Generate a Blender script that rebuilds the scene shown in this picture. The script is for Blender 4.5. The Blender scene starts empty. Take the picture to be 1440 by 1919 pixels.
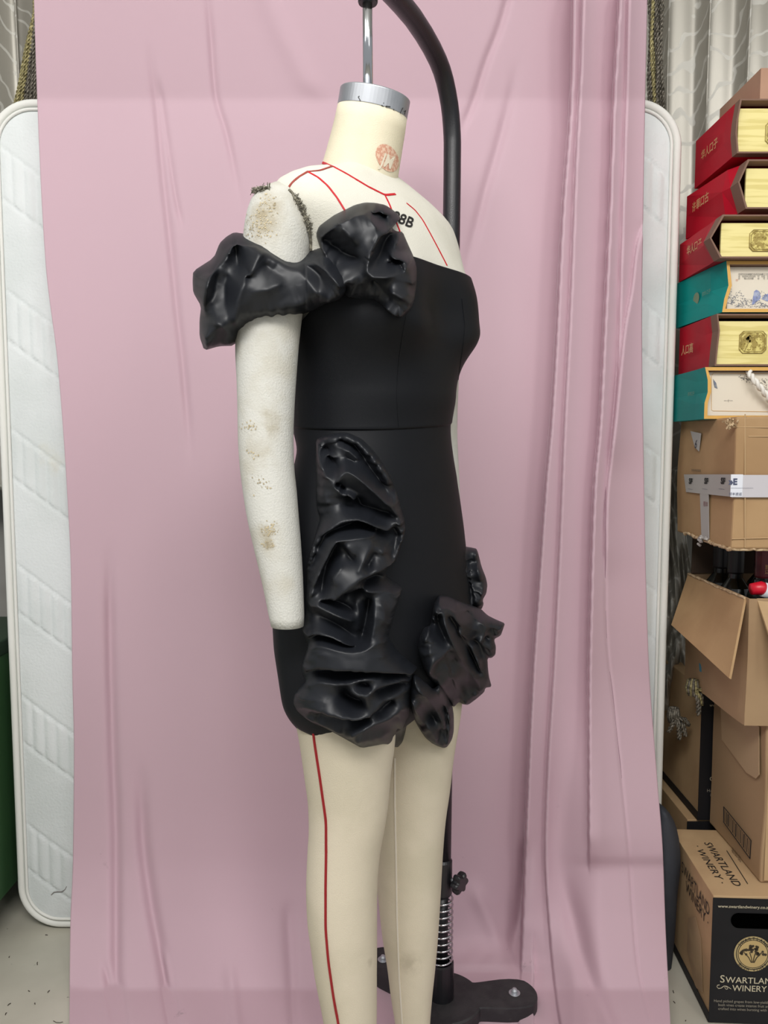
import bpy, math, random
import numpy as np
from mathutils import Vector
from mathutils.bvhtree import BVHTree
random.seed(7)
rng = np.random.RandomState(7)

# ------------------------------------------------------------------ camera, world, lights
FPX, CAMH, PITCH = 1500.0, 1.12, math.radians(4.82)
CP, SP = math.cos(PITCH), math.sin(PITCH)
scene = bpy.context.scene
cam_data = bpy.data.cameras.new('camera')
cam_data.sensor_fit = 'VERTICAL'
cam_data.sensor_height = 24.0
cam_data.lens = FPX / 1919.0 * 24.0
cam_data.clip_start = 0.05
camera = bpy.data.objects.new('camera', cam_data)
scene.collection.objects.link(camera)
camera.location = (0, 0, CAMH)
camera.rotation_euler = (math.pi / 2 - PITCH, 0, 0)
scene.camera = camera
scene.view_settings.view_transform = 'Standard'
scene.view_settings.look = 'None'
scene.view_settings.gamma = 1.0
scene.view_settings.use_curve_mapping = False
scene.view_settings.exposure = 0.0

world = bpy.data.worlds.new('world')
scene.world = world
world.use_nodes = True
bg = world.node_tree.nodes['Background']
bg.inputs[0].default_value = (0.93, 0.96, 1.0, 1)
bg.inputs[1].default_value = 0.42

def area(name, loc, target, sx, sy, power, col=(1, 0.985, 0.96)):
    d = bpy.data.lights.new(name, 'AREA')
    d.shape = 'RECTANGLE'; d.size = sx; d.size_y = sy; d.energy = power; d.color = col
    o = bpy.data.objects.new(name, d)
    scene.collection.objects.link(o)
    o.location = loc
    v = Vector(target) - Vector(loc)
    o.rotation_euler = v.to_track_quat('-Z', 'Y').to_euler()
    return o
area('ceiling_panel_light', (-0.2, -0.75, 2.7), (0.0, 1.4, 0.9), 1.8, 0.6, 62)
area('ceiling_tube_light', (-1.3, 0.2, 2.7), (0.0, 1.3, 1.0), 0.5, 1.6, 10)
area('ceiling_tube_light', (1.4, -0.9, 2.7), (0.0, 1.5, 0.9), 0.5, 1.8, 20)

# ------------------------------------------------------------------ helpers
def ray(px, py):
    a = (px - 720.0) / FPX; b = (959.5 - py) / FPX
    return Vector((a, CP + b * SP, -SP + b * CP))
def P(px, py, Y):                       # the place point at distance Y seen there
    r = ray(px, py); return Vector((0, 0, CAMH)) + r * (Y / r.y)
def PZ(px, py, Z):
    r = ray(px, py); return Vector((0, 0, CAMH)) + r * ((Z - CAMH) / r.z)
def zof(py, Y): return P(720, py, Y).z
def lin(c):
    c = c / 255.0
    return c / 12.92 if c <= 0.04045 else ((c + 0.055) / 1.055) ** 2.4
def rgb(r, g, b): return (lin(r), lin(g), lin(b), 1)

def link(o, parent=None):
    scene.collection.objects.link(o)
    if parent is not None: o.parent = parent
    return o
def mesh_obj(name, verts, faces, mat=None, parent=None, smooth=True, mats=None, fmat=None):
    me = bpy.data.meshes.new(name)
    me.from_pydata([tuple(v) for v in verts], [], faces)
    for m in (mats or ([mat] if mat else [])): me.materials.append(m)
    if fmat: me.polygons.foreach_set('material_index', fmat)
    me.polygons.foreach_set('use_smooth', [smooth] * len(me.polygons))
    me.update()
    return link(bpy.data.objects.new(name, me), parent)
def tag(o, label=None, cat=None, group=None, kind=None):
    if label: o['label'] = label
    if cat: o['category'] = cat
    if group: o['group'] = group
    if kind: o['kind'] = kind
    return o
def thing(name, label, cat, loc=(0, 0, 0), group=None):
    o = link(bpy.data.objects.new(name, None)); o.location = loc
    o.empty_display_size = 0.05
    return tag(o, label, cat, group)
def put(child, parent):                 # parts are modelled in place
    child.parent = parent
    bpy.context.view_layer.update()
    child.matrix_parent_inverse = parent.matrix_world.inverted()
    return child

class MB:
    def __init__(s): s.v = []; s.f = []; s.m = []
    def add(s, verts, faces, mi=0):
        n = len(s.v); s.v += [Vector(v) for v in verts]
        s.f += [tuple(i + n for i in f) for f in faces]; s.m += [mi] * len(faces); return s
    def box(s, lo, hi, mi=0):
        (a, b, c), (d, e, f) = lo, hi
        s.add([(a,b,c),(d,b,c),(d,e,c),(a,e,c),(a,b,f),(d,b,f),(d,e,f),(a,e,f)],
              [(0,3,2,1),(4,5,6,7),(0,1,5,4),(1,2,6,5),(2,3,7,6),(3,0,4,7)], mi); return s
    def tube(s, pts, r, n=12, cap=True, mi=0, closed=False):
        pts = [Vector(p) for p in pts]; k = len(pts)
        rr = r if isinstance(r, (list, tuple)) else [r] * k
        t0 = (pts[1] - pts[0]).normalized()
        ref = Vector((0, 0, 1)) if abs(t0.z) < 0.9 else Vector((1, 0, 0))
        nrm = t0.cross(ref).normalized(); vs = []
        for i, p in enumerate(pts):
            if closed: t = pts[(i + 1) % k] - pts[i - 1]
            else: t = pts[min(i + 1, k - 1)] - pts[max(i - 1, 0)]
            t.normalize(); nrm = (nrm - t * nrm.dot(t)).normalized(); b = t.cross(nrm)
            for j in range(n):
                a = 2 * math.pi * j / n
                vs.append(p + (nrm * math.cos(a) + b * math.sin(a)) * rr[i])
        fs = []
        for i in range(k if closed else k - 1):
            i2 = (i + 1) % k
            for j in range(n):
                j2 = (j + 1) % n
                fs.append((i * n + j, i * n + j2, i2 * n + j2, i2 * n + j))
        if cap and not closed:
            fs.append(tuple(range(n - 1, -1, -1))); fs.append(tuple((k - 1) * n + j for j in range(n)))
        s.add(vs, fs, mi); return s
    def rings(s, rings, cap0=True, cap1=True, mi=0):
        n = len(rings[0]); vs = [p for r in rings for p in r]; fs = []
        for i in range(len(rings) - 1):
            for j in range(n):
                j2 = (j + 1) % n
                fs.append((i * n + j, i * n + j2, (i + 1) * n + j2, (i + 1) * n + j))
        if cap0: fs.append(tuple(range(n - 1, -1, -1)))
        if cap1: fs.append(tuple((len(rings) - 1) * n + j for j in range(n)))
        s.add(vs, fs, mi); return s
    def prism(s, poly, y0, y1, mi=0, side=None):      # poly: (x,z) list, runs in y
        n = len(poly)
        vs = [(x, y0, z) for x, z in poly] + [(x, y1, z) for x, z in poly]
        fs = [tuple(range(n)), tuple(range(2 * n - 1, n - 1, -1))]
        fs += [(i, i + n, (i + 1) % n + n, (i + 1) % n) for i in range(n)]
        s.add(vs, fs, mi); return s
    def build(s, name, mat=None, parent=None, smooth=False, mats=None, bevel=0, sub=0):
        o = mesh_obj(name, s.v, s.f, mat, None, smooth, mats, s.m if mats else None)
        if bevel:
            b = o.modifiers.new('bevel', 'BEVEL'); b.width = bevel; b.segments = 2; b.limit_method = 'ANGLE'
        if sub:
            b = o.modifiers.new('sub', 'SUBSURF'); b.levels = sub; b.render_levels = sub
        if parent is not None: put(o, parent)
        return o

# materials ---------------------------------------------------------
def mat(name, col, rough=0.6, metal=0.0, col2=None, nscale=20, nmix=(0.4, 0.65), bump=0.0, bscale=200,
        spec=0.5, stain=None, sscale=6, srange=(0.6, 0.75), weave=None, sheen=0.0, aniso=0.0, coord='Object', stretch=(1,1,1)):
    m = bpy.data.materials.new(name); m.use_nodes = True
    nt = m.node_tree; N = nt.nodes; L = nt.links; b = N['Principled BSDF']
    b.inputs['Roughness'].default_value = rough; b.inputs['Metallic'].default_value = metal
    b.inputs['Specular IOR Level'].default_value = spec
    b.inputs['Base Color'].default_value = col
    if sheen: b.inputs['Sheen Weight'].default_value = sheen
    tc = N.new('ShaderNodeTexCoord'); mp = N.new('ShaderNodeMapping'); mp.inputs['Scale'].default_value = stretch
    L.new(tc.outputs[coord], mp.inputs[0]); cur = None
    def noise(scale, det=4):
        n = N.new('ShaderNodeTexNoise'); n.inputs['Scale'].default_value = scale; n.inputs['Detail'].default_value = det
        L.new(mp.outputs[0], n.inputs['Vector']); return n
    def mixc(fac, a, c):
        x = N.new('ShaderNodeMix'); x.data_type = 'RGBA'; L.new(fac, x.inputs[0])
        if isinstance(a, tuple): x.inputs[6].default_value = a
        else: L.new(a, x.inputs[6])
        x.inputs[7].default_value = c; return x.outputs[2]
    def rng_(src, lo, hi):
        r = N.new('ShaderNodeMapRange'); r.inputs[1].default_value = lo; r.inputs[2].default_value = hi
        r.interpolation_type = 'SMOOTHSTEP'; L.new(src, r.inputs[0]); return r.outputs[0]
    cur = col
    if col2: cur = mixc(rng_(noise(nscale).outputs[0], *nmix), cur, col2)
    if stain: cur = mixc(rng_(noise(sscale, 6).outputs[0], *srange), cur, stain)
    if not isinstance(cur, tuple): L.new(cur, b.inputs['Base Color'])
    if bump:
        if weave:
            w = N.new('ShaderNodeTexWave'); w.inputs['Scale'].default_value = weave; w.bands_direction = 'DIAGONAL'
            w.inputs['Distortion'].default_value = 1.0
            L.new(mp.outputs[0], w.inputs['Vector']); src = w.outputs[1]
        else: src = noise(bscale, 3).outputs[0]
        bp = N.new('ShaderNodeBump'); bp.inputs['Strength'].default_value = bump; bp.inputs['Distance'].default_value = 0.002
        L.new(src, bp.inputs['Height']); L.new(bp.outputs[0], b.inputs['Normal'])
    return m

M = {}
M['floor'] = mat('floor_tile_glaze', rgb(196, 192, 178), 0.35, col2=rgb(180, 176, 162), nscale=3, stain=rgb(90, 84, 72), sscale=60, srange=(0.70, 0.76))
M['wall'] = mat('wall_paint', rgb(150, 148, 142), 0.8, col2=rgb(138, 136, 130), nscale=4)
M['satin'] = mat('black_satin', (0.0090, 0.0104, 0.0142, 1), 0.47, spec=0.45, bump=0.03, bscale=900)
M['crepe'] = mat('black_stretch_cloth', (0.0048, 0.0055, 0.0075, 1), 0.58, spec=0.25, bump=0.08, bscale=1200)
M['necklinen'] = mat('cream_neck_linen', rgb(230, 221, 196), 0.85, col2=rgb(224, 215, 188), nscale=12, bump=0.3, bscale=700, spec=0.2)
M['linen'] = mat('cream_linen', rgb(218, 215, 203), 0.85, col2=rgb(210, 207, 194), nscale=12, bump=0.35, bscale=700, spec=0.2,
                 stain=rgb(196, 186, 160), sscale=9, srange=(0.64, 0.76))
M['leglinen'] = mat('beige_linen', rgb(216, 205, 184), 0.85, col2=rgb(206, 196, 174), nscale=9, bump=0.3, bscale=700, spec=0.2,
                 stain=rgb(150, 142, 124), sscale=14, srange=(0.69, 0.80))
M['armlinen'] = mat('worn_arm_linen', rgb(201, 200, 193), 0.9, col2=rgb(192, 189, 178), nscale=22, bump=0.4, bscale=420, spec=0.2,
                 stain=rgb(150, 138, 112), sscale=11, srange=(0.63, 0.80))
M['steel'] = mat('brushed_aluminium', rgb(186, 189, 194), 0.42, 0.7, col2=rgb(164, 168, 174), nscale=14)
M['chrome'] = mat('chrome', rgb(205, 207, 210), 0.14, 1.0)
M['blackpaint'] = mat('black_powder_coat', rgb(22, 22, 26), 0.38, spec=0.6, bump=0.15, bscale=500)
M['blackrubber'] = mat('black_cast_iron', rgb(38, 37, 39), 0.6, col2=rgb(50, 49, 50), nscale=30, bump=0.3, bscale=300, stain=rgb(92, 88, 84), sscale=25, srange=(0.68, 0.8))
M['redtape'] = mat('red_tape', rgb(196, 22, 36), 0.6)
M['legtape'] = mat('dark_red_tape', rgb(150, 18, 28), 0.65)
M['ink'] = mat('black_ink', rgb(28, 26, 26), 0.7)
M['inkred'] = mat('faded_red_print', rgb(204, 150, 126), 0.85, col2=rgb(222, 190, 165), nscale=250, nmix=(0.45, 0.55))
M['inkcream'] = mat('cream_print', rgb(226, 216, 194), 0.8)
M['paleprint'] = mat('pale_print', rgb(176, 168, 150), 0.6)
M['goldprint'] = mat('gold_print', rgb(196, 150, 96), 0.45, 0.2)
M['dirt'] = mat('worn_dirt', rgb(162, 150, 124), 0.95, col2=rgb(196, 182, 150), nscale=60, nmix=(0.35, 0.6))
M['thread'] = mat('dark_thread', rgb(92, 88, 78), 0.9, col2=rgb(150, 145, 128), nscale=300)

def local_stain(m, spots, col):
    # worn dirt around fixed places of the cloth cover
    nt = m.node_tree; N = nt.nodes; L = nt.links; b = N['Principled BSDF']
    src = b.inputs['Base Color'].links[0].from_socket
    tc = N.new('ShaderNodeTexCoord'); no = N.new('ShaderNodeTexNoise'); no.inputs['Scale'].default_value = 55; no.inputs['Detail'].default_value = 5
    L.new(tc.outputs['Object'], no.inputs[0]); mr = N.new('ShaderNodeMapRange'); mr.inputs[1].default_value = .34; mr.inputs[2].default_value = .62; L.new(no.outputs[0], mr.inputs[0])
    for c, r, k in spots:
        d = N.new('ShaderNodeVectorMath'); d.operation = 'DISTANCE'; L.new(tc.outputs['Object'], d.inputs[0]); d.inputs[1].default_value = c
        q = N.new('ShaderNodeMapRange'); q.inputs[1].default_value = r; q.inputs[2].default_value = r * .2; q.inputs[3].default_value = 0; q.inputs[4].default_value = k; L.new(d.outputs['Value'], q.inputs[0])
        mu = N.new('ShaderNodeMath'); mu.operation = 'MULTIPLY'; L.new(q.outputs[0], mu.inputs[0]); L.new(mr.outputs[0], mu.inputs[1])
        x = N.new('ShaderNodeMix'); x.data_type = 'RGBA'; L.new(mu.outputs[0], x.inputs[0]); L.new(src, x.inputs[6]); x.inputs[7].default_value = col; src = x.outputs[2]
    L.new(src, b.inputs['Base Color'])
local_stain(M['armlinen'], [(tuple(P(482, 412, .99)), .034, .8), (tuple(P(500, 385, .99)), .030, .6), (tuple(P(504, 995, .97)), .016, 1.0), (tuple(P(505, 1022, .97)), .010, .8), (tuple(P(474, 850, .98)), .03, .3)], rgb(152, 138, 108))
local_stain(M['leglinen'], [(tuple(P(770, 1815, 1.18)), .03, .5), (tuple(P(575, 1350, 1.1)), .03, .3), (tuple(P(700, 1810, 1.05)), .012, .8)], rgb(150, 138, 118))
# ------------------------------------------------------------------ the room
o = MB().box((-3.2, -2.5, -0.05), (3.2, 2.3, 0.0)).build('floor', M['floor']); tag(o, kind='structure')
o = MB().box((-3.2, 2.3, -0.05), (3.2, 2.36, 2.9)).build('wall_back', M['wall']); tag(o, kind='structure')
o = MB().box((-3.2, -2.5, 2.9), (3.2, 2.36, 2.95)).build('ceiling', mat('ceiling_paint', rgb(222, 222, 218), .9)); tag(o, kind='structure')

# ------------------------------------------------------------------ interpolation
def pchip(xs, ys):
    xs = np.array(xs, float); ys = np.array(ys, float)
    h = np.diff(xs); d = np.diff(ys) / h; m = np.zeros(len(xs))
    for i in range(1, len(xs) - 1):
        if d[i - 1] * d[i] > 0:
            w1 = 2 * h[i] + h[i - 1]; w2 = h[i] + 2 * h[i - 1]
            m[i] = (w1 + w2) / (w1 / d[i - 1] + w2 / d[i])
    m[0] = d[0]; m[-1] = d[-1]
    def f(x):
        x = np.clip(x, xs[0], xs[-1]); i = int(np.clip(np.searchsorted(xs, x) - 1, 0, len(h) - 1))
        t = (x - xs[i]) / h[i]
        return float((1 + 2 * t) * (1 - t) ** 2 * ys[i] + t * (1 - t) ** 2 * h[i] * m[i] + t * t * (3 - 2 * t) * ys[i + 1] + t * t * (t - 1) * h[i] * m[i + 1])
    return f

# ------------------------------------------------------------------ mannequin
Y0 = 1.16; X0 = -0.013
PHI = math.radians(52)
FV = Vector((math.sin(PHI), -math.cos(PHI), 0)); UV = Vector((math.cos(PHI), math.sin(PHI), 0))
# py, half width, silhouette left, silhouette right (or depths)
rows = []   # (Z, a, bf, bb)
def zr(py): return zof(py, Y0)
for py, a, bf, bb in [(305, .040, .006, .052), (322, .050, .018, .058), (332, .062, .027, .062), (345, .086, .036, .066), (362, .122, .047, .072),
                      (378, .143, .057, .078), (392, .155, .066, .084), (412, .160, .077, .090), (440, .160, .087, .094), (480, .155, .096, .098), (540, .146, .102, .100)]:
    rows.append((zr(py), a, bf, bb))
for py, a, xl, xr in [(600, .140, 556, 861), (650, .132, 555, 860), (700, .124, 555, 855), (740, .119, 556, 852), (800, .118, 557, 845),
                      (850, .126, 551, 844), (900, .138, 544, 851), (950, .149, 536, 859), (1000, .157, 528, 866), (1060, .163, 519, 872), (1120, .166, 514, 877),
                      (1180, .166, 517, 880), (1240, .165, 527, 876), (1290, .163, 536, 868), (1340, .160, 548, 856)]:
    xl += 6 if py <= 820 else 24; xr -= 8 if py <= 820 else 4
    d = Y0 * CP - (zr(py) - CAMH) * SP
    XR = (xr - 720) / FPX * d - X0; XL = X0 - (xl - 720) / FPX * d; ux = (a * UV.x) ** 2
    rows.append((zr(py), a, math.sqrt(max(XR ** 2 - ux, .0004)) / FV.x, math.sqrt(max(XL ** 2 - ux, .0004)) / FV.x))
rows.sort()
Zs = [r[0] for r in rows]
fa, fbf, fbb = (pchip(Zs, [r[i] for r in rows]) for i in (1, 2, 3))
ZB = zof(612, 1.13)
def sup(c, e): return math.copysign(abs(c) ** e, c)
def body_pt(z, th, off=0.0):
    a, bf, bb = fa(z), fbf(z), fbb(z)
    c, s = math.cos(th), math.sin(th); e = 0.92
    u = (a + off) * sup(s, e) * (1 + (.13 * min(1, max(0, (z - zr(500)) / .05)) if s < 0 else 0)); f = ((bf if c > 0 else bb) + off) * sup(c, e)
    if c > -0.2:
        w = min(1, (c + 0.2) / 0.7)
        dz = z - ZB; sz = 0.075 if dz > 0 else 0.042
        for s0 in (-0.083, 0.083):
            f += w * (0.040 if s0 < 0 else .030) * math.exp(-((u - s0) / 0.058) ** 2 - (dz / sz) ** 2)
            u += w * 0.012 * (1 if s0 > 0 else -1) * math.exp(-((u - s0 * 1.3) / 0.05) ** 2 - (dz / sz) ** 2)
    return Vector((X0, Y0, z)) + UV * u + FV * f
NT = 96
TH = [2 * math.pi * i / NT for i in range(NT)]

mq = thing('mannequin', 'cream linen dress form with arms and legs hanging from a chrome rod', 'mannequin', (X0, Y0, 0.06))
zt, zb = zr(305), zr(1290)
mb = MB()
R = []
n = 90
for i in range(n + 1):
    z = zb + (zt - zb) * i / n
    R.append([body_pt(z, t) for t in TH])
mb.rings(R, True, True)
# neck, leaning forward
def ring(c, nrm, u, r1, r2, n=48):
    nrm = Vector(nrm).normalized(); u = Vector(u); u = (u - nrm * u.dot(nrm)).normalized(); v = nrm.cross(u)
    return [Vector(c) + u * r1 * math.cos(2 * math.pi * i / n) + v * r2 * math.sin(2 * math.pi * i / n) for i in range(n)]
def mpx(px, py, Y=Y0): return P(px, py, Y)
def nn(deg): return Vector((0, 0, 1)) * math.cos(math.radians(deg)) + FV * math.sin(math.radians(deg))
neck = [(mpx(668, 372, Y0), 36, .066, .060), (mpx(672, 345, Y0), 33, .0575, .0565), (mpx(675, 330, Y0), 30, .0555, .0545), (mpx(680, 305, Y0 - .005), 26, .0530, .053), (mpx(687, 270, Y0 - .008), 20, .0510, .051),
        (mpx(694, 235, Y0 - .012), 16, .0495, .0495), (mpx(699, 205, Y0 - .015), 14, .0485, .0485)]
mb.rings([ring(c, nn(t), UV, r1, r2, 64) for c, t, r1, r2 in neck], False, True, 1)
torso = mb.build('torso', None, mq, smooth=True, mats=[M['linen'], M['necklinen']])
c0 = mpx(698, 211, Y0 - .015); c1 = c0 + nn(14) * 0.0225
cap = MB().rings([ring(c0 - nn(14) * .0, nn(14), UV, .0488, .0488, 64), ring(c1, nn(14), UV, .0488, .0488, 64), ring(c1 + nn(14) * .0015, nn(14), UV, .047, .047, 64)])
cap.build('neck_cap', M['steel'], mq, smooth=False, bevel=0.0008)
CAPC, CAPN = c1, nn(14)
# legs
def leg(rowsl, Y, name, zend=None, par=None, m=None, ratio=1.05, n=40, Ylist=None, capr=True):
    R = []
    ys = [r[0] for r in rowsl]; fl = pchip(ys, [r[1] for r in rowsl]); fr = pchip(ys, [r[2] for r in rowsl])
    fy = pchip(ys, [r[3] for r in rowsl]) if len(rowsl[0]) > 3 else (lambda q: Y)
    k = 46
    for i in range(k + 1):
        py = ys[0] + (ys[-1] - ys[0]) * i / k
        yy = fy(py); a = P(fl(py), py, yy); b = P(fr(py), py, yy)
        c = (a + b) / 2; w = (b.x - a.x) / 2 * 0.985
        R.append([c + Vector((w * math.cos(2 * math.pi * j / n), w * ratio * math.sin(2 * math.pi * j / n), 0)) for j in range(n)])
    return MB().rings(R).build(name, m, par, smooth=True)
near_leg = leg([(1250, 545, 745), (1330, 550, 745), (1380, 559, 743), (1455, 570, 734), (1511, 577, 729), (1549, 578, 723), (1605, 575, 713), (1661, 573, 709), (1717, 575, 708),
     (1774, 582, 708), (1830, 590, 707.5), (1886, 601, 707.5), (1919, 607, 707), (1990, 620, 706), (2080, 634, 704)], 1.085, 'leg', par=mq, m=M['leglinen'])
far_leg = leg([(1250, 690, 872), (1330, 692, 866), (1380, 694, 858), (1417, 695, 852), (1477, 697, 845), (1541, 699, 836), (1605, 702, 831), (1661, 706, 828), (1755, 716, 822),
     (1811, 725, 817), (1867, 732, 811), (1916, 740, 807), (1980, 748, 804), (2020, 752, 802)], 1.235, 'leg', par=mq, m=M['leglinen'])
# arms
near_arm = leg([(343, 512, 532, 1.0350), (346, 500, 546, 1.0350), (352, 489, 556, 1.0350), (365, 477, 567, 1.0350), (385, 467, 574, 1.0350), (410, 460, 580, 1.0350), (440, 456, 583, 1.0350), (500, 450, 581, 1.0350), (560, 444, 572, 1.0350), (620, 441, 564, 1.0332), (660, 441, 560, 1.0296),
     (700, 443, 557, 1.0259), (760, 445, 553, 1.0205), (820, 446, 551, 1.0150), (870, 449, 552, 1.0105), (920, 455, 557, 1.0060), (970, 463, 561, 1.0014), (1020, 474, 565, 0.9969), (1070, 486, 568, 0.9923), (1120, 497, 570, 0.9878), (1160, 505, 571, 0.9842), (1173, 508, 570, 0.9830)],
     1.035, 'arm', par=mq, m=M['armlinen'], ratio=1.0)
far_arm = leg([(402, 800, 816), (412, 790, 838), (430, 782, 846), (460, 775, 852), (500, 770, 857), (600, 768, 862), (700, 770, 861), (800, 772, 858), (900, 778, 862), (1000, 786, 866), (1080, 794, 871)],
     1.305, 'arm', par=mq, m=M['armlinen'], ratio=0.95)

def bvh_of(objs):
    V = []; F = []
    for o in objs:
        me = o.data; n = len(V); mw = o.matrix_world
        V += [mw @ v.co for v in me.vertices]
        F += [tuple(i + n for i in p.vertices) for p in me.polygons]
    return BVHTree.FromPolygons(V, F)
bpy.context.view_layer.update()
BV = {'torso': bvh_of([torso]), 'leg': bvh_of([near_leg]), 'leg2': bvh_of([far_leg]), 'arm': bvh_of([near_arm]), 'all': bvh_of([torso, near_leg, far_leg, near_arm])}
def hit(px, py, b='torso'):
    h = BV[b].ray_cast(Vector((0, 0, CAMH)), ray(px, py).normalized())
    if h[0] is not None and h[1].dot(ray(px, py)) > 0: return h[0], -h[1]
    return h[0], h[1]
def tape(name, pts, w, m, par, b='torso', lift=0.0008, dens=4.0):
    Q = []; A = []
    for (x0, y0), (x1, y1) in zip(pts[:-1], pts[1:]):
        k = max(1, int(math.hypot(x1 - x0, y1 - y0) / dens))
        for i in range(k): A.append((x0 + (x1 - x0) * i / k, y0 + (y1 - y0) * i / k))
    A.append(pts[-1])
    for q in A:
        p, nrm = hit(q[0], q[1], b)
        if p is not None: Q.append((p, nrm))
    if len(Q) < 2: print('TAPE MISS', name, pts[0]); return None
    k = len(Q); pp = [q[0] for q in Q]
    for _ in range(2): pp = [pp[0]] + [(pp[i - 1] + pp[i] * 2 + pp[i + 1]) / 4 for i in range(1, k - 1)] + [pp[-1]]
    vs = []; fs = []
    for i in range(k):
        t = (pp[min(i + 1, k - 1)] - pp[max(i - 1, 0)]).normalized(); nr = Q[i][1]
        s = t.cross(nr).normalized() * w / 2
        vs += [pp[i] - s + nr * -.002, pp[i] - s + nr * lift, pp[i] + s + nr * lift, pp[i] + s + nr * -.002]
    for i in range(k - 1):
        a = 4 * i
        for j in range(3): fs.append((a + j, a + j + 1, a + j + 5, a + j + 4))
    fs += [(0, 1, 2, 3), (4 * k - 1, 4 * k - 2, 4 * k - 3, 4 * k - 4)]
    o = mesh_obj(name, vs, fs, m, smooth=False); put(o, par); return o
TR = M['redtape']
TM = mat('dull_red_tape', rgb(150, 62, 52), 0.7)
tape('neck_tape', [(605, 305), (623, 311.5), (650, 326), (690, 350), (722, 366), (741, 364)], .0032, TR, mq, dens=3)
tape('style_tape', [(623, 312), (600, 320), (576, 322)], .0026, TM, mq)
tape('style_tape', [(577, 322), (560, 332), (548, 342), (539, 355)], .0028, TM, mq)
tape('style_tape', [(577, 322), (597, 333), (615, 349), (632, 371), (650, 400)], .0022, TR, mq)
tape('style_tape', [(722, 367), (730, 383), (738, 405), (750, 435), (756, 470)], .0022, TR, mq)
tape('style_tape', [(762, 381), (778, 394), (792, 412), (806, 437), (822, 467), (838, 498)], .0018, TR, mq)
tape('style_tape', [(578, 576), (606, 577)], .003, TR, mq, b='torso')
tape('leg_tape', [(584, 1335), (590, 1390), (600, 1455), (612, 1540), (612, 1600), (611, 1660), (611, 1740), (616, 1800), (626, 1870), (636, 1925), (643, 1970)], .0030, M['legtape'], mq, b='leg', dens=8, lift=.0018)
tape('leg_seam', [(741, 1420), (741, 1500), (743, 1600), (745, 1717), (749, 1830), (755, 1919), (758, 1960)], .002, mat('pale_seam_piping', rgb(226, 218, 204), .8), mq, b='leg2', dens=8, lift=.0016)
# frayed seam around the shoulder
tape('shoulder_seam', [(541, 356), (556, 372), (567, 392), (577, 412), (582, 432), (583.5, 450), (584, 470)], .0026, M['thread'], mq, b='all', lift=.0022, dens=2.5)
fr = MB()
for i in range(150):
    t = random.random(); q = (554 + 30 * t ** .7 + random.uniform(-4, 3), 368 + 66 * t + random.uniform(-4, 4))
    p, nr = hit(q[0], q[1], 'all')
    if p is None: continue
    d = Vector((random.uniform(-1, 1), random.uniform(-.3, .3), random.uniform(-1, 1))).normalized() * random.uniform(.002, .006)
    fr.tube([p, p + nr * .0022 + d * .5, p + nr * .001 + d], .0004, 4)
for i in range(90):
    t = random.random(); q = (474 + 32 * t + random.uniform(-2, 3), 362 - 12 * t ** .6 + random.uniform(0, 4))
    p, nr = hit(q[0], q[1], 'all')
    if p is None: continue
    d = Vector((random.uniform(-1, .3), random.uniform(-.3, .3), random.uniform(-.6, .8))).normalized() * random.uniform(.002, .006)
    fr.tube([p, p + nr * .003 + d * .5, p + nr * .002 + d], .0005, 4)
fr.build('frayed_thread', M['thread'], mq)['kind'] = 'stuff'

def patch(name, poly, m, par, b, lift=.0006, step=1.5):
    # printed or worn patch lying on the surface
    xs = [p[0] for p in poly]; ys = [p[1] for p in poly]; vs = []; ix = {}; fs = []
    def inside(x, y):
        c = False; j = len(poly) - 1
        for i in range(len(poly)):
            if (poly[i][1] > y) != (poly[j][1] > y) and x < (poly[j][0] - poly[i][0]) * (y - poly[i][1]) / (poly[j][1] - poly[i][1]) + poly[i][0]: c = not c
            j = i
        return c
    X = np.arange(min(xs), max(xs) + step, step); Yv = np.arange(min(ys), max(ys) + step, step)
    def g(i, j):
        if (i, j) not in ix:
            p, nr = hit(X[i], Yv[j], b)
            if p is None: ix[(i, j)] = None
            else: ix[(i, j)] = len(vs); vs.append(p + nr * lift)
        return ix[(i, j)]
    for i in range(len(X) - 1):
        for j in range(len(Yv) - 1):
            if inside(X[i] + step / 2, Yv[j] + step / 2):
                q = [g(i, j), g(i, j + 1), g(i + 1, j + 1), g(i + 1, j)]
                if None not in q: fs.append(tuple(q))
    o = mesh_obj(name, vs, fs, m); put(o, par); return o
def ell(cx, cy, a, b, rot=0, n=36):
    r = math.radians(rot)
    return [(cx + a * math.cos(t) * math.cos(r) - b * math.sin(t) * math.sin(r), cy + a * math.cos(t) * math.sin(r) + b * math.sin(t) * math.cos(r)) for t in [2 * math.pi * i / n for i in range(n)]]

# text ------------------------------------------------------------
def text_mesh(s, size=1.0, bold=0.0, shear=0.0, res=3, align='LEFT', sx=1.0):
    cu = bpy.data.curves.new('text', 'FONT'); cu.body = s; cu.size = size; cu.offset = bold; cu.shear = shear
    cu.align_x = align; cu.resolution_u = res; cu.space_line = 0.95
    ob = bpy.data.objects.new('text', cu); scene.collection.objects.link(ob)
    bpy.context.view_layer.update()
    dg = bpy.context.evaluated_depsgraph_get()
    me = bpy.data.meshes.new_from_object(ob.evaluated_get(dg))
    bpy.data.objects.remove(ob)
    v = [(a.co.x * sx, a.co.y) for a in me.vertices]; f = [tuple(p.vertices) for p in me.polygons]
    bpy.data.meshes.remove(me); return v, f
def text_on(name, s, fn, size, m, par, fit=None, **k):
    v, f = text_mesh(s, size, **k)
    if fit and v:
        w = max(a[0] for a in v); v = [(a[0] * fit / w, a[1]) for a in v]
    if not v: return None
    o = mesh_obj(name, [fn(x, y) for x, y in v], f, m, smooth=False); put(o, par); return o
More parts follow.
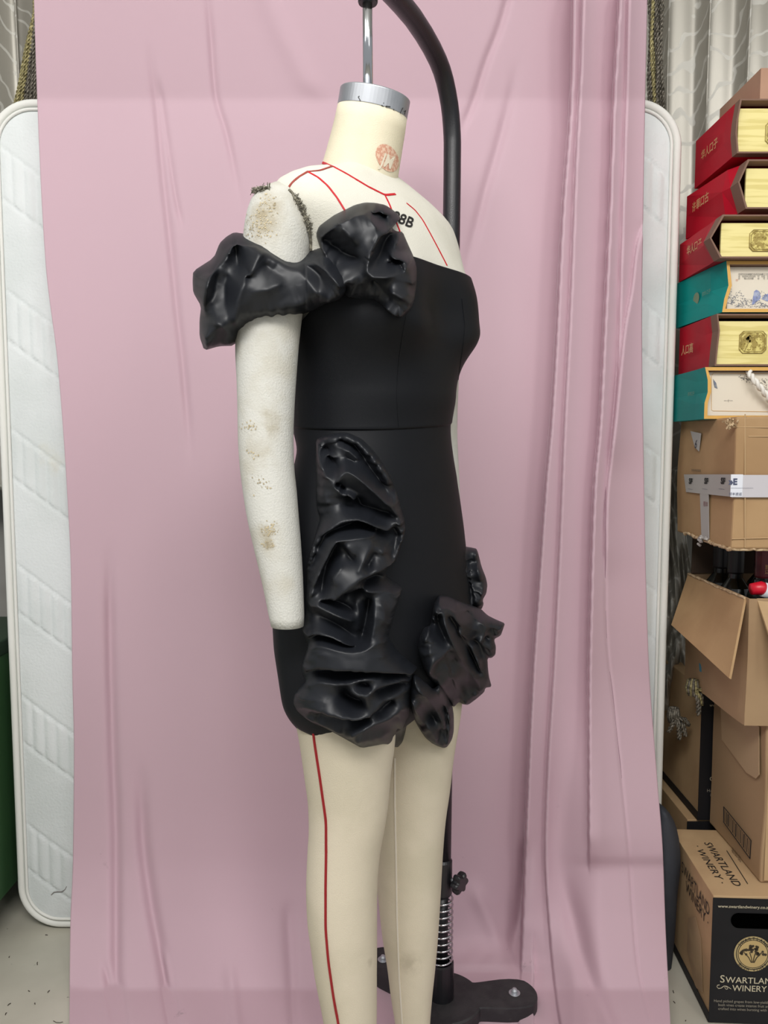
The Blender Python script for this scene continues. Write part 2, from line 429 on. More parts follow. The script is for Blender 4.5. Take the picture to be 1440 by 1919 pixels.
def surf_fn(cx, cy, ang, b, lift=.0009, xs=1.0, ys=1.0):
    a = math.radians(ang)
    def fn(x, y):
        x *= xs; y *= ys
        q = (cx + x * math.cos(a) + y * math.sin(a), cy + x * math.sin(a) - y * math.cos(a))
        p, nr = hit(q[0], q[1], b)
        if p is None: return P(q[0], q[1], Y0)
        return p + nr * lift
    return fn
text_on('size_lettering', '88B', surf_fn(732, 412, 22, 'torso'), 27, M['ink'], mq, bold=.4)
patch('printed_logo', ell(726, 296, 19, 28, -30), M['inkred'], mq, 'torso', .0005, 1.0)
text_on('logo_lettering', 'JM', surf_fn(712, 309, 20, 'torso', .001, .85, 1.35), 25, M['inkcream'], mq, bold=.6)
BV['cap'] = bvh_of([mq.children[1]]) if mq.children[1].name.startswith('neck_cap') else bvh_of([c for c in mq.children if c.name.startswith('neck_cap')])
def scribble(name, lines, b, w, m, par, lift=.0007):
    mbx = MB()
    for L_ in lines:
        q = [hit(x, y, b) for x, y in L_]; q = [a[0] + a[1] * lift for a in q if a[0] is not None]
        if len(q) > 1: mbx.tube(q, w, 5)
    return mbx.build(name, m, par)
scribble('handwriting', [[(713, 199), (716, 197), (720, 200), (715, 204), (713, 203)], [(719, 193), (719, 207)], [(724, 200), (723, 206)], [(723, 199), (731, 200), (730, 206)], [(721, 214), (724, 211), (729, 211)],
    [(733, 206), (738, 205), (739, 210)], [(737, 207), (741, 212), (745, 213)], [(746, 221), (750, 211), (755, 202)], [(757, 209), (760, 207), (758, 213), (757, 221)], [(676, 189), (672, 182), (674, 180)], [(684, 199), (689, 195)], [(737, 215), (738, 215.5)]],
    'cap', .0005, M['ink'], mq)
pn = []
for i, (cx, cy, r, k) in enumerate([(500, 388, 15, 60), (476, 425, 17, 70), (497, 430, 16, 50), (505, 994, 12, 60), (505, 1022, 10, 26), (470, 800, 12, 26), (472, 850, 10, 16), (490, 905, 18, 20)]):
    for j in range(k): pn.append((cx + rng.normal() * r * .6, cy + rng.normal() * r * (.9 if i < 3 else .5), rng.uniform(.5, 1.6)))
sp = MB()
for x, y, r in pn:
    p, nr = hit(x, y, 'arm')
    if p is None: continue
    u = nr.orthogonal().normalized(); v = nr.cross(u); k = rng.uniform(.5, 1.4)
    sp.add([p + nr * .0006 + (u * math.cos(t) * k + v * math.sin(t)) * r * .0008 for t in np.linspace(0, 2 * math.pi, 7)[:-1]], [(0, 1, 2, 3, 4, 5)])
sp.build('worn_stain', M['dirt'], mq)['kind'] = 'stuff'
# ------------------------------------------------------------------ dress
dr = thing('dress', 'short black off-shoulder satin dress with gathered ruffles worn by the cream dress form', 'dress', (X0, Y0, 0.6))
def sstep(x, a, b):
    t = min(1, max(0, (x - a) / (b - a))); return t * t * (3 - 2 * t)
def ztop(t):
    c = math.cos(t); w = sstep(c, -0.15, 0.72)
    z0 = zof(600, 1.035); return z0 + (zof(494, 1.08) - z0) * w - (0.008 * math.cos(t * 1) if c > .9 else 0) * 0
def zseam(t):
    return zr(793) - 0.010 * math.cos(t - math.radians(-60)) 
R = []
n = 74
for i in range(n + 1):
    k = i / n; row = []
    for t in TH:
        z = zseam(t) * (1 - k) + ztop(t) * k
        row.append(body_pt(z, t, .0065))
    R.append(row)
R.append([body_pt(ztop(t) + .001, t, .0045) for t in TH]); R.append([body_pt(ztop(t) - .004, t, .001) for t in TH])
mb = MB().rings(list(reversed([[body_pt(zseam(t) - .001, t, .001) for t in TH]] + [[body_pt(zseam(t) - .0025, t, .0055) for t in TH]] + R))[::-1], False, False)
bodice = mb.build('bodice', M['crepe'], dr, smooth=True)
HEM = pchip([-180, -142, -100, -70, -50, -20, 10, 90, 180], [zof(1335, 1.25), zof(1336, 1.19), zof(1360, 1.05), zof(1382, 1.03), zof(1400, 1.02), zof(1380, 1.06), zof(1330, 1.1), zof(1310, 1.28), zof(1335, 1.25)])
def zhem(t):
    return HEM((math.degrees(t) + 180) % 360 - 180)
R = []
n = 90
for i in range(n + 1):
    k = i / n; row = []
    for t in TH:
        z0 = zseam(t) + .004; z1 = zhem(t); z = z0 * (1 - k) + z1 * k
        off = .0045 + .004 * min(1, k * 5)
        pull = max(0, (k - .90) / .10)
        off -= .012 * pull ** 2.2
        row.append(body_pt(z, t, off))
    R.append(row)
R.append([body_pt(zhem(t) + .004, t, -.03) for t in TH])
skirt = MB().rings(R, False, False).build('skirt', M['crepe'], dr, smooth=True)
bpy.context.view_layer.update()
BV['dress'] = bvh_of([bodice, skirt])
BV['worn'] = bvh_of([bodice, skirt, torso, near_leg, far_leg])
# seams on the bodice
tape('princess_seam', [(768, 560), (758, 610), (750, 660), (746, 700), (744, 740), (746, 775), (748, 800)], .0012, M['crepe'], dr, b='dress', lift=.0006)
tape('centre_seam', [(866, 560), (872, 610), (868, 650), (862, 690), (858, 720)], .0010, M['crepe'], dr, b='dress', lift=.0006)

def chaikin(poly, it=1, r=.25, closed=True):
    for _ in range(it):
        q = []; n = len(poly)
        for i in range(n if closed else n - 1):
            a = poly[i]; b = poly[(i + 1) % n]
            q.append((a[0] * (1 - r) + b[0] * r, a[1] * (1 - r) + b[1] * r)); q.append((a[0] * r + b[0] * (1 - r), a[1] * r + b[1] * (1 - r)))
        poly = q
    return poly
def relief(name, outline, lines, base, material, par, dome=(20, 10), back=10.0, step=2.0, blur=2, edge=0.0, iters=500, spread=0.0, micro=.4, rr=.16, hs=.98, droop=.55, gather=3.2):
    """cloth gathered into folds: ridge and valley lines (x, y, height mm) stretched like taut cloth between them,
    standing off the surface that base(x, y) gives as a distance; closed at the back"""
    lines = [[(a, b_, h * hs) for a, b_, h in L_] for L_ in lines]; ol = chaikin(outline, 1, rr)
    ox = np.array([p[0] for p in ol]); oy = np.array([p[1] for p in ol])
    x0, x1, y0, y1 = ox.min() - 2 * step, ox.max() + 3 * step, oy.min() - 2 * step, oy.max() + 3 * step
    gx = np.arange(x0, x1, step); gy = np.arange(y0, y1, step)
    GX, GY = np.meshgrid(gx, gy, indexing='ij')
    ins = np.zeros(GX.shape, bool); nO = len(ol); SA = np.zeros(GX.shape); acc = 0.0; D = np.full(GX.shape, 1e9); NX = GX.copy(); NY = GY.copy()
    for i in range(nO):
        ax, ay = ox[i], oy[i]; bx, by = ox[(i + 1) % nO], oy[(i + 1) % nO]
        if ay != by:
            cr = ((ay > GY) != (by > GY)) & (GX < (bx - ax) * (GY - ay) / (by - ay) + ax)
            ins ^= cr
        l2 = (bx - ax) ** 2 + (by - ay) ** 2 + 1e-9
        t = np.clip(((GX - ax) * (bx - ax) + (GY - ay) * (by - ay)) / l2, 0, 1)
        qx = ax + t * (bx - ax); qy = ay + t * (by - ay); d = np.hypot(GX - qx, GY - qy)
        m = d < D; SA[m] = (acc + t * math.sqrt(l2))[m]; acc += math.sqrt(l2); D[m] = d[m]; NX[m] = qx[m]; NY[m] = qy[m]
    # samples
    S = []
    for L_ in lines:
        for (ax, ay, ah), (bx, by, bh) in zip(L_[:-1], L_[1:]):
            k = max(1, int(math.hypot(bx - ax, by - ay) / (step * .7)))
            for i in range(k + 1): t = i / k; S.append((ax + (bx - ax) * t, ay + (by - ay) * t, ah + (bh - ah) * t))
        if len(L_) == 1: S.append(L_[0])
    fixed = ~ins; H = np.where(ins, 0, edge).astype(float); Hf = np.full(GX.shape, np.nan)
    num = np.zeros(GX.shape); den = np.zeros(GX.shape)
    for sx, sy, sh in S:
        i = int(round((sx - x0) / step)); j = int(round((sy - y0) / step))
        w = 1 / (((GX - sx) ** 2 + (GY - sy) ** 2) + 4) ** 1.5; num += w * sh; den += w
        if 0 <= i < len(gx) and 0 <= j < len(gy) and ins[i, j]: Hf[i, j] = sh if np.isnan(Hf[i, j]) else max(sh, Hf[i, j])
    w = 3.0 / (D + .5) ** 2 * .3; H = np.where(ins, (num + w * edge * 0) / (den + w * .02), edge)
    fx = ~np.isnan(Hf); H[fx] = Hf[fx]; free = ins & ~fx
    for _ in range(iters):
        A = (np.roll(H, 1, 0) + np.roll(H, -1, 0) + np.roll(H, 1, 1) + np.roll(H, -1, 1)) / 4
        H = np.where(free, H + (A - H) * .98, H)
    for _ in range(blur):
        A = (np.roll(H, 1, 0) + np.roll(H, -1, 0) + np.roll(H, 1, 1) + np.roll(H, -1, 1) + 2 * H) / 6
        H = np.where(ins, A, H)
    tt = np.clip(D / dome[0], 0, 1); H = H + dome[1] * np.sqrt(1 - (1 - tt) ** 2) * ins
    # gathers running in from the edge
    H = H + gather * np.exp(-D / 16) * (1 - np.exp(-D / 3)) * (np.sin(SA * .21 + 2 * np.sin(SA * .043)) + .6 * np.sin(SA * .34 + 1.3 + D * .05)) * ins
    # gentle crumple
    cr = np.zeros(GX.shape)
    for k in range(7):
        a = rng.uniform(0, math.pi); f = rng.uniform(.02, .055) * 2 * math.pi; cr += np.sin((GX * math.cos(a) + GY * math.sin(a)) * f + rng.uniform(0, 6) + 2 * np.sin((GY * math.cos(a) - GX * math.sin(a)) * f * .4))
    H = H + cr * .16 * micro * np.clip(D / 12, 0, 1)
    Hm = H.copy()
    for _ in range(60):
        A = (np.roll(Hm, 1, 0) + np.roll(Hm, -1, 0) + np.roll(Hm, 1, 1) + np.roll(Hm, -1, 1)) / 4; Hm = np.where(ins, A, Hm)
    DR = droop * (H - Hm) * np.clip(D / 10, 0, 1)
    # keep cells touching the inside; snap their outer corners to the outline
    cell = ins[:-1, :-1] | ins[1:, :-1] | ins[:-1, 1:] | ins[1:, 1:]
    use = np.zeros(GX.shape, bool)
    use[:-1, :-1] |= cell; use[1:, :-1] |= cell; use[:-1, 1:] |= cell; use[1:, 1:] |= cell
    brd = use & ~ins
    idx = -np.ones(GX.shape, int); vs = []; bk = []
    for i, j in zip(*np.nonzero(use)):
        idx[i, j] = len(vs)
        x, y = (NX[i, j], NY[i, j]) if brd[i, j] else (GX[i, j], GY[i, j] + DR[i, j])
        h = edge if brd[i, j] else H[i, j]
        d = base(x, y); r = ray(x, y); r = r / r.y
        r2 = r * 1.0
        o3 = Vector((0, 0, CAMH))
        vs.append(o3 + r2 * (d - h * .001)); 
        bb = back * (0 if brd[i, j] else math.sqrt(1 - (1 - min(1, D[i, j] / max(dome[0], 8))) ** 2))
        bk.append(o3 + r2 * (d + bb * .001 + .0004))
    n0 = len(vs); fs = []
    for i, j in zip(*np.nonzero(cell)):
        a, b, c, d = idx[i, j], idx[i + 1, j], idx[i + 1, j + 1], idx[i, j + 1]
        fs.append((a, d, c, b)); fs.append((a + n0, b + n0, c + n0, d + n0))
    o = mesh_obj(name, vs + bk, fs, material)
    wl = o.modifiers.new('weld', 'WELD'); wl.merge_threshold = .0006
    put(o, par); return o

def basegrid(b, x0, x1, y0, y1, step=4.0, smooth=10):
    """distance of the clothed body, carried on smoothly past its silhouette"""
    gx = np.arange(x0, x1 + step, step); gy = np.arange(y0, y1 + step, step)
    G = np.full((len(gx), len(gy)), np.nan)
    for i, x in enumerate(gx):
        for j, y in enumerate(gy):
            p, _ = hit(x, y, b)
            if p is not None: G[i, j] = p.y
    known = ~np.isnan(G); W = known.copy(); G[~known] = 0
    while not W.all():                      # grow outwards
        s = np.zeros(G.shape); n = np.zeros(G.shape)
        for ax, sh in ((0, 1), (0, -1), (1, 1), (1, -1)):
            w = np.roll(W, sh, ax).astype(float); g = np.roll(G, sh, ax)
            if ax == 0 and sh == 1: w[0] = 0
            if ax == 0 and sh == -1: w[-1] = 0
            if ax == 1 and sh == 1: w[:, 0] = 0
            if ax == 1 and sh == -1: w[:, -1] = 0
            s += g * w; n += w
        new = (~W) & (n > 0); G[new] = s[new] / n[new]; W |= new
    Gp = G
    for k in range(smooth):
        q = np.pad(Gp, 1, mode='edge'); Gp = (q[2:, 1:-1] + q[:-2, 1:-1] + q[1:-1, 2:] + q[1:-1, :-2] + 2 * Gp) / 6
    def f(x, y):
        u = min(max((x - x0) / step, 0), len(gx) - 1.001); v = min(max((y - y0) / step, 0), len(gy) - 1.001); i, j = int(u), int(v); u -= i; v -= j
        return float(Gp[i, j] * (1 - u) * (1 - v) + Gp[i + 1, j] * u * (1 - v) + Gp[i, j + 1] * (1 - u) * v + Gp[i + 1, j + 1] * u * v)
    return f
SAT = M['satin']
# --- sleeve ruffle around the near arm
def base_sleeve(x, y):
    a = 1.045
    if x > 560:
        t = min(1, (x - 560) / 60); t = t * t * (3 - 2 * t)
        b = bd(max(x, 600), y) if x > 575 else a
        a = a * (1 - t) + b * t
    return a
bd = basegrid('worn', 540, 960, 370, 1410)
bdd = bd
def shift(f, e): return lambda x, y: f(x, y) + e
relief('sleeve_ruffle',
    [(439,435),(425,443),(412,455),(401,483),(362,508),(361,528),(362,548),(377,574),(374,600),(374,631),(383,657),(410,649),(439,648),(455,622),(474,610),(520,600),(564,590),(592,580),(608,570),(640,560),(655,535),(652,510),(630,470),(608,462),(592,466),(570,474),(549,482),(535,471),(519,463),(505,450),(490,443),(465,439)],
    [[(445,446,32),(480,450,34),(505,464,34),(530,480,34),(552,494,30),(575,520,34),(592,545,32),(606,566,14)],
     [(490,452,42),(486,474,50),(474,498,54),(460,520,56),(452,540,56),(446,560,54),(444,585,48),(443,602,40)],
     [(402,488,34),(393,505,48),(388,530,50),(383,555,40),(379,578,24)],
     [(439,442,26),(428,470,32),(412,500,26),(404,535,20),(400,560,22)],
     [(441,460,10),(444,485,6),(448,506,12)],
     [(466,508,26),(462,520,24)],
     [(425,520,18),(422,560,22),(425,590,34)],
     [(500,500,34),(530,520,36)],
     [(468,548,50),(500,542,52),(525,530,46)],
     [(405,600,46),(420,610,44)],[(385,620,34),(388,640,26)],
     [(470,585,36),(520,578,36),(570,566,32)],
     [(415,640,20),(432,636,12)],
     [(372,515,10),(368,545,8)],
     [(562,488,20),(580,503,12),(600,520,10),(610,540,16)],
     [(585,480,16),(600,492,30),(622,512,36),(640,530,30)],
     [(606,478,10),(625,497,6),(640,512,10)],
     [(640,545,22),(615,556,30)]],
    base_sleeve, SAT, dr, dome=(30, 34), back=85, edge=0, blur=5)
# --- bust ruffle
relief('bust_ruffle',
    [(592,439),(598,424),(611,414),(628,402),(647,393),(665,384),(685,379),(704,380),(723,384),(738,394),(752,408),(744,417),(734,426),(742,433),(755,434),(764,455),(773,475),(780,492),(782,510),(781,535),(778,558),(773,574),(765,587),(749,597),(738,592),(730,586),(715,570),(700,560),(672,560),(650,556),(642,540),(630,515),(612,490),(600,465)],
    [[(597,442,16),(609,430,30),(630,412,42),(655,400,44),(680,395,38),(690,400,34)],
     [(640,425,50),(655,440,50),(665,455,40)],
     [(600,446,18),(611,478,34),(625,500,40),(642,526,34)],
     [(606,447,10),(622,462,10),(645,478,8),(668,490,6)],
     [(630,490,22),(645,510,26),(660,530,26)],
     [(694,404,50),(706,420,54),(705,440,50),(697,465,44),(688,488,36),(680,508,30),(676,530,26)],
     [(697,390,30),(715,388,26),(735,398,20)],
     [(700,402,8),(716,408,4),(722,418,8)],
     [(752,409,26),(736,420,44),(718,431,52),(706,445,54),(695,468,54),(688,490,52),(687,506,48),(700,515,48),(722,515,46),(740,512,42),(755,510,34),(760,497,38),(768,483,32)],
     [(745,430,12),(733,442,4),(722,460,0),(715,478,4),(705,495,14)],
     [(748,436,22),(744,448,32),(738,460,30),(735,470,14)],
     [(738,464,26),(732,472,34),(742,480,40),(758,484,34)],
     [(738,493,8),(745,490,6),(728,500,12)],
     [(755,505,20),(748,497,26),(733,496,20)],
     [(735,545,38),(755,555,36),(768,545,30)],
     [(700,530,14),(715,545,12),(730,562,10)],
     [(701,568,12),(722,578,22),(747,590,18),(766,575,22),(777,552,22)],
     [(770,500,24),(774,525,28)]],
    bdd, SAT, dr, dome=(16, 9), back=6, blur=2)
# --- side and hem ruffle
SIDE = [(592,823),(606,817),(622,813),(640,810),(654,811),(678,822),(695,838),(710,856),(724,878),(735,899),(745,926),(753,955),(759,975),(760,994),(756,1012),(751,1022),(746,1040),(742,1051),(728,1062),(722,1078),(740,1090),(755,1102),(749,1120),(742,1142),(735,1168),(728,1193),(738,1208),(749,1224),(766,1237),(784,1251),(776,1262),(774,1280),(772,1300),(770,1330),(764,1352),(760,1372),(755,1390),(746,1401),(733,1398),(721,1394),(700,1398),(678,1402),(660,1392),(640,1381),(622,1371),(604,1362),(588,1356),(573,1347),(556,1332),(549,1316),(552,1302),(562,1288),(574,1276),(566,1262),(567,1243),(574,1222),(578,1208),(566,1182),(572,1160),(575,1142),(574,1125),(575,1095),(575,1062),(583,1030),(592,1001),(596,985),(600,972),(594,952),(592,930),(593,900),(592,866)]
SL = [
 [(594,824,14),(617,816,24),(650,812,24),(673,823,28),(694,843,30),(718,872,32),(740,908,30),(750,950,26),(754,966,22)],
 [(594,826,20),(598,855,34),(610,884,42),(628,909,42),(648,925,40),(665,934,34)],
 [(634,902,44),(638,886,48),(648,877,48),(656,877,50),(676,893,52),(703,914,50),(729,940,42),(750,962,30)],
 [(640,912,30),(660,920,26),(690,935,24),(720,955,24)],
 [(608,838,6),(616,850,2),(622,868,2),(630,880,6)],
 [(640,824,8),(662,838,2),(684,866,2),(696,888,4),(712,910,6),(726,930,10)],
 [(612,850,16),(622,856,20),(640,854,20),(652,860,16)],
 [(620,842,12),(636,836,22),(656,841,26),(670,856,20),(678,866,10)],
 [(650,864,14),(664,873,12)],
 [(626,907,10),(640,918,4),(656,932,2),(672,938,0),(676,955,0),(703,958,4),(730,966,8)],
 [(600,880,16),(605,915,24),(612,940,26),(636,946,24),(655,950,12)],
 [(598,900,10),(600,935,14),(612,962,12)],
 [(594,1001,22),(606,993,32),(622,986,38),(640,975,40),(655,970,42),(671,966,44),(688,970,44),(706,980,40),(727,991,30)],
 [(727,991,30),(738,979,30),(752,970,34),(759,980,30),(759,996,28),(751,1020,28),(742,1047,22)],
 [(700,972,16),(722,975,14),(740,970,18)],
 [(610,1004,14),(640,996,12),(660,986,8),(672,978,4),(682,984,2),(694,995,2),(720,1000,4),(742,990,8)],
 [(745,1000,8),(740,1020,10),(735,1040,14)],
 [(630,1007,52),(645,1007,50),(662,1006,50),(684,1001,50),(703,997,44)],
 [(630,1007,52),(618,1030,46),(604,1058,40),(592,1082,36),(580,1110,28),(576,1120,20)],
 [(594,1003,22),(586,1022,24),(579,1045,24),(575,1065,14)],
 [(606,1012,12),(596,1032,8),(588,1055,8),(580,1080,10)],
 [(634,1014,30),(622,1040,12),(612,1062,8),(606,1088,10),(604,1112,12)],
 [(636,1012,44),(644,1030,30),(654,1046,28),(661,1054,32)],
 [(650,1022,50),(664,1038,48)],
 [(640,1060,46),(625,1080,46),(630,1095,46)],
 [(698,1012,46),(692,1030,50),(682,1050,54),(672,1070,54)],
 [(703,1040,34),(695,1055,30),(690,1066,28)],
 [(722,1022,40),(716,1035,44)],
 [(741,1048,32),(726,1054,42),(706,1064,50),(686,1076,54),(668,1088,54),(650,1101,52),(634,1114,48),(625,1122,40)],
 [(722,1076,10),(704,1085,6),(686,1097,6),(664,1108,8),(648,1117,8)],
 [(602,1125,30),(618,1118,38),(632,1114,42),(655,1106,44),(678,1099,46),(698,1104,42),(720,1105,36),(738,1104,32),(754,1102,26)],
 [(693,1128,6),(690,1150,2),(684,1180,2),(678,1207,0)],
 [(754,1104,26),(748,1120,30),(742,1142,34),(735,1168,32),(729,1191,26)],
 [(715,1130,44),(722,1150,44),(714,1168,44)],
 [(668,1130,20),(674,1150,22),(672,1180,16)],
 [(701,1125,38),(702,1150,44),(700,1178,46),(694,1202,42)],
 [(728,1194,30),(712,1200,44),(700,1208,48),(684,1214,48),(660,1219,48),(636,1216,48),(610,1208,44),(592,1204,38),(580,1212,26),(572,1236,22)],
 [(578,1126,26),(595,1131,36),(615,1140,42),(640,1150,44),(660,1160,34)],
 [(604,1128,12),(625,1132,6),(645,1138,8),(660,1146,10)],
 [(584,1145,14),(605,1160,12),(628,1174,12),(648,1186,14),(664,1198,12)],
 [(568,1182,24),(588,1181,38),(608,1184,44),(628,1190,46),(645,1200,46),(660,1208,42),(675,1212,20)],
 [(640,1192,44),(655,1198,26),(668,1206,18)],
 [(578,1196,8),(610,1198,10),(640,1208,14),(664,1214,22)],
 [(600,1226,44),(640,1236,50),(690,1236,50),(720,1228,44)],
 [(569,1246,24),(590,1248,40),(620,1251,50),(650,1252,54),(680,1255,54),(719,1257,50),(750,1256,42),(781,1252,26)],
 [(572,1258,8),(605,1262,8),(640,1264,6),(680,1263,4),(720,1267,4),(768,1264,8)],
 [(575,1280,24),(600,1276,32),(630,1280,38),(650,1277,44),(668,1272,46),(690,1268,48),(715,1268,40)],
 [(658,1281,44),(660,1292,48),(672,1298,52),(688,1300,52),(688,1312,48),(686,1323,42)],
 [(648,1290,26),(645,1304,8),(660,1316,4),(678,1324,6)],
 [(674,1284,28),(684,1288,24),(692,1290,30)],
 [(689,1300,52),(704,1287,50),(722,1277,46),(748,1271,40),(772,1268,26)],
 [(706,1300,16),(726,1292,6),(748,1284,6),(762,1278,10)],
 [(720,1312,34),(735,1304,36),(756,1292,30),(768,1282,20)],
 [(556,1300,16),(568,1306,28),(590,1312,36),(610,1318,40)],
 [(570,1322,28),(596,1328,42),(620,1335,48),(645,1340,50),(670,1342,50),(694,1340,48),(708,1325,46),(718,1308,40)],
 [(566,1334,10),(590,1341,8),(620,1346,8),(642,1350,6),(668,1352,8),(690,1350,12)],
 [(575,1345,12),(610,1358,18),(640,1372,18)],
 [(660,1374,38),(676,1366,42),(696,1357,46),(716,1347,48),(732,1340,46),(746,1330,42),(762,1315,34)],
 [(700,1338,24),(712,1342,16),(722,1330,10),(735,1318,12)],
 [(668,1384,34),(690,1384,34),(712,1378,34),(730,1370,34)],
 [(745,1345,26),(746,1370,14),(746,1396,8)],
 [(752,1340,30),(754,1365,28),(752,1388,18)],
]
relief('side_ruffle', SIDE, SL, bdd, SAT, dr, dome=(12, 8), back=6, blur=2, iters=600)
# --- knot at the front of the hem
relief('hem_ruffle', [(774,1262),(786,1268),(801,1281),(812,1292),(820,1284),(822,1279),(832,1292),(842,1310),(848,1322),(851,1340),(851,1370),(848,1384),(844,1392),(838,1400),(832,1402),(820,1398),(810,1393),(798,1383),(789,1370),(783,1360),(778,1350),(772,1330),(768,1300)],
    [[(776,1266,26),(790,1284,42),(808,1308,44),(820,1326,42),(832,1348,38),(834,1362,30)],
     [(771,1312,22),(782,1326,36),(796,1346,40),(808,1362,40),(820,1378,28)],
     [(784,1310,20),(800,1334,18),(814,1352,16)],
     [(823,1284,18),(832,1304,24),(840,1330,28),(844,1352,26)],
     [(834,1320,10),(838,1345,10),(836,1380,8)],
     [(842,1360,24),(838,1388,18)],[(778,1345,16),(790,1364,22),(806,1384,20)],
     [(828,1370,8),(822,1388,8)]],
    shift(bd, -.006), SAT, dr, dome=(10, 14), back=14, blur=2)
# --- front hip ruffle
relief('front_ruffle', [(823,1115),(842,1118),(859,1126),(880,1133),(902,1141),(914,1153),(930,1161),(947,1168),(943,1180),(939,1191),(926,1198),(930,1212),(929,1227),(922,1233),(914,1233),(915,1252),(917,1269),(922,1287),(910,1289),(908,1297),(893,1310),(878,1321),(868,1320),(861,1315),(850,1326),(838,1308),(819,1284),(804,1270),(794,1250),(786,1227),(784,1210),(786,1196),(795,1176),(807,1172),(811,1150),(813,1133)],
    [[(824,1118,24),(816,1138,34),(809,1158,34),(802,1180,30),(794,1198,20)],
     [(829,1140,44),(836,1165,52),(846,1190,56),(860,1215,58),(876,1242,54),(892,1266,46),(907,1290,26)],
     [(826,1128,40),(838,1130,40),(850,1135,44)],
     [(819,1150,12),(824,1180,10),(834,1204,14)],[(808,1200,30),(806,1225,30)],
     [(842,1160,24),(858,1190,18),(880,1228,12),(898,1262,10)],
     [(845,1210,42),(832,1226,44),(812,1236,40),(804,1252,30),(802,1265,18)],
     [(842,1222,26),(826,1240,18),(816,1258,12),(826,1276,10)],
     [(852,1240,20),(858,1266,34),(866,1296,34),(872,1314,18)],[(836,1232,20),(846,1262,14),(852,1290,12)],
     [(840,1250,28),(852,1280,30),(862,1304,20)],
     [(859,1127,34),(852,1142,46),(856,1158,50),(866,1168,48),(874,1170,46)],
     [(880,1138,20),(877,1150,14),(870,1158,22)],
     [(884,1140,30),(896,1150,44),(908,1160,48),(911,1175,46),(906,1190,46),(898,1200,44)],
     [(876,1172,48),(890,1178,50),(900,1176,44)],
     [(862,1186,44),(880,1200,30),(893,1206,16),(902,1220,8),(906,1245,10)],
     [(886,1210,44),(896,1232,40),(902,1256,26)],
     [(918,1160,24),(930,1168,30),(943,1170,22)],[(920,1178,18),(932,1186,20)],
     [(910,1195,10),(918,1205,14),(922,1222,14)],
     [(912,1250,12),(914,1275,14)],
     [(880,1300,22),(892,1296,28)]],
    shift(bd, -.004), SAT, dr, dome=(12, 12), back=30, blur=2)
relief('far_ruffle', [(866,1026),(872,1024),(884,1026),(893,1028),(896,1034),(903,1062),(911,1082),(914,1096),(912,1112),(905,1124),(907,1132),(903,1142),(890,1150),(872,1140),(864,1100),(864,1060)],
    [[(872,1030,16),(876,1060,20),(884,1095,22),(892,1125,16)],[(876,1046,8),(881,1085,6),(886,1120,4)],[(892,1034,18),(898,1065,26),(906,1095,24),(902,1120,16)],[(905,1130,10),(896,1134,8)]],
    shift(bd, .03), SAT, dr, dome=(8, 10), back=30, blur=2)
# ------------------------------------------------------------------ stand
st = thing('dress_form_stand', 'black gooseneck stand with sprung foot behind the cream dress form', 'stand', (.123, 1.49, 0))
SX, SY = .123, 1.49
BP = M['blackpaint']
pts = []
for t, z in [(0, .30), (0, 1.0), (0, 1.60), (0, 1.66)]: pts.append(Vector((.112 + .011 * min(1, z / 1.55), SY, z)))
def goose(k):       # k 0..1 along towards the hook
    x = SX + (-.033 - SX) * k; y = SY + (1.14 - SY) * k; return x, y
gz = pchip([0, .02, .07, .15, .28, .5, .75, 1.0, 1.15], [1.665, 1.70, 1.735, 1.762, 1.778, 1.787, 1.782, 1.768, 1.758])
for k in [0.004, .012, .025, .045, .075, .11, .15, .2, .28, .38, .5, .62, .75, .88, 1.0, 1.08]:
    x, y = goose(k); pts.append(Vector((x, y, gz(k))))
MB().tube(pts, .0158, 28).build('gooseneck_pole', BP, st, smooth=True)
SX = .115  # the pole leans a touch; its foot
# lower sleeve, spring, socket
def vt(x, y, zs, rs, n=28): return [[Vector((x + r * math.cos(2 * math.pi * i / n), y + r * math.sin(2 * math.pi * i / n), z)) for i in range(n)] for z, r in zip(zs, rs)]
zq = lambda py: zof(py, SY)
MB().rings(vt(SX - .002, SY, [zq(1676), zq(1672), zq(1612), zq(1608)], [.017, .0195, .0195, .0165])).build('height_sleeve', BP, st, smooth=False)
h = []
z0, z1 = zq(1806), zq(1676); turns = 10.5
for i in range(int(turns * 22) + 1):
    t = i / (turns * 22); a = 2 * math.pi * turns * t; h.append(Vector((SX - .002 + .0205 * math.cos(a), SY + .0205 * math.sin(a), z0 + (z1 - z0) * t)))
MB().tube(h, .0021, 8).build('spring', M['chrome'], st, smooth=True)
MB().rings(vt(SX - .002, SY, [z0 - .02, z1 + .01], [.0125, .0125])).build('inner_tube', BP, st, smooth=True)
MB().rings(vt(SX - .002, SY, [.028, .034, zq(1804), zq(1800), zq(1800), zq(1815)], [.030, .0245, .0240, .0232, .0210, .0210])).build('socket', BP, st, smooth=False)
# knob
kc = P(860, 1654, SY - .012); kb = []
for i in range(48):
    a = 2 * math.pi * i / 48; r = .0185 + .0035 * math.cos(6 * a); kb.append((r * math.cos(a), r * math.sin(a)))
ax = Vector((.72, -.66, -.1)).normalized(); e1 = ax.cross(Vector((0, 0, 1))).normalized(); e2 = ax.cross(e1)
kr = [[kc + ax * d + e1 * x * s + e2 * y * s for x, y in kb] for d, s in [(-.008, .7), (-.005, .95), (0, 1), (.006, 1), (.010, .85)]]
MB().rings(kr).build('knob', BP, st, smooth=False, bevel=.001)
MB().tube([Vector((SX + .012, SY - .005, kc.z + .003)), kc], .0045, 12).build('knob_bolt', M['steel'], st, smooth=True)
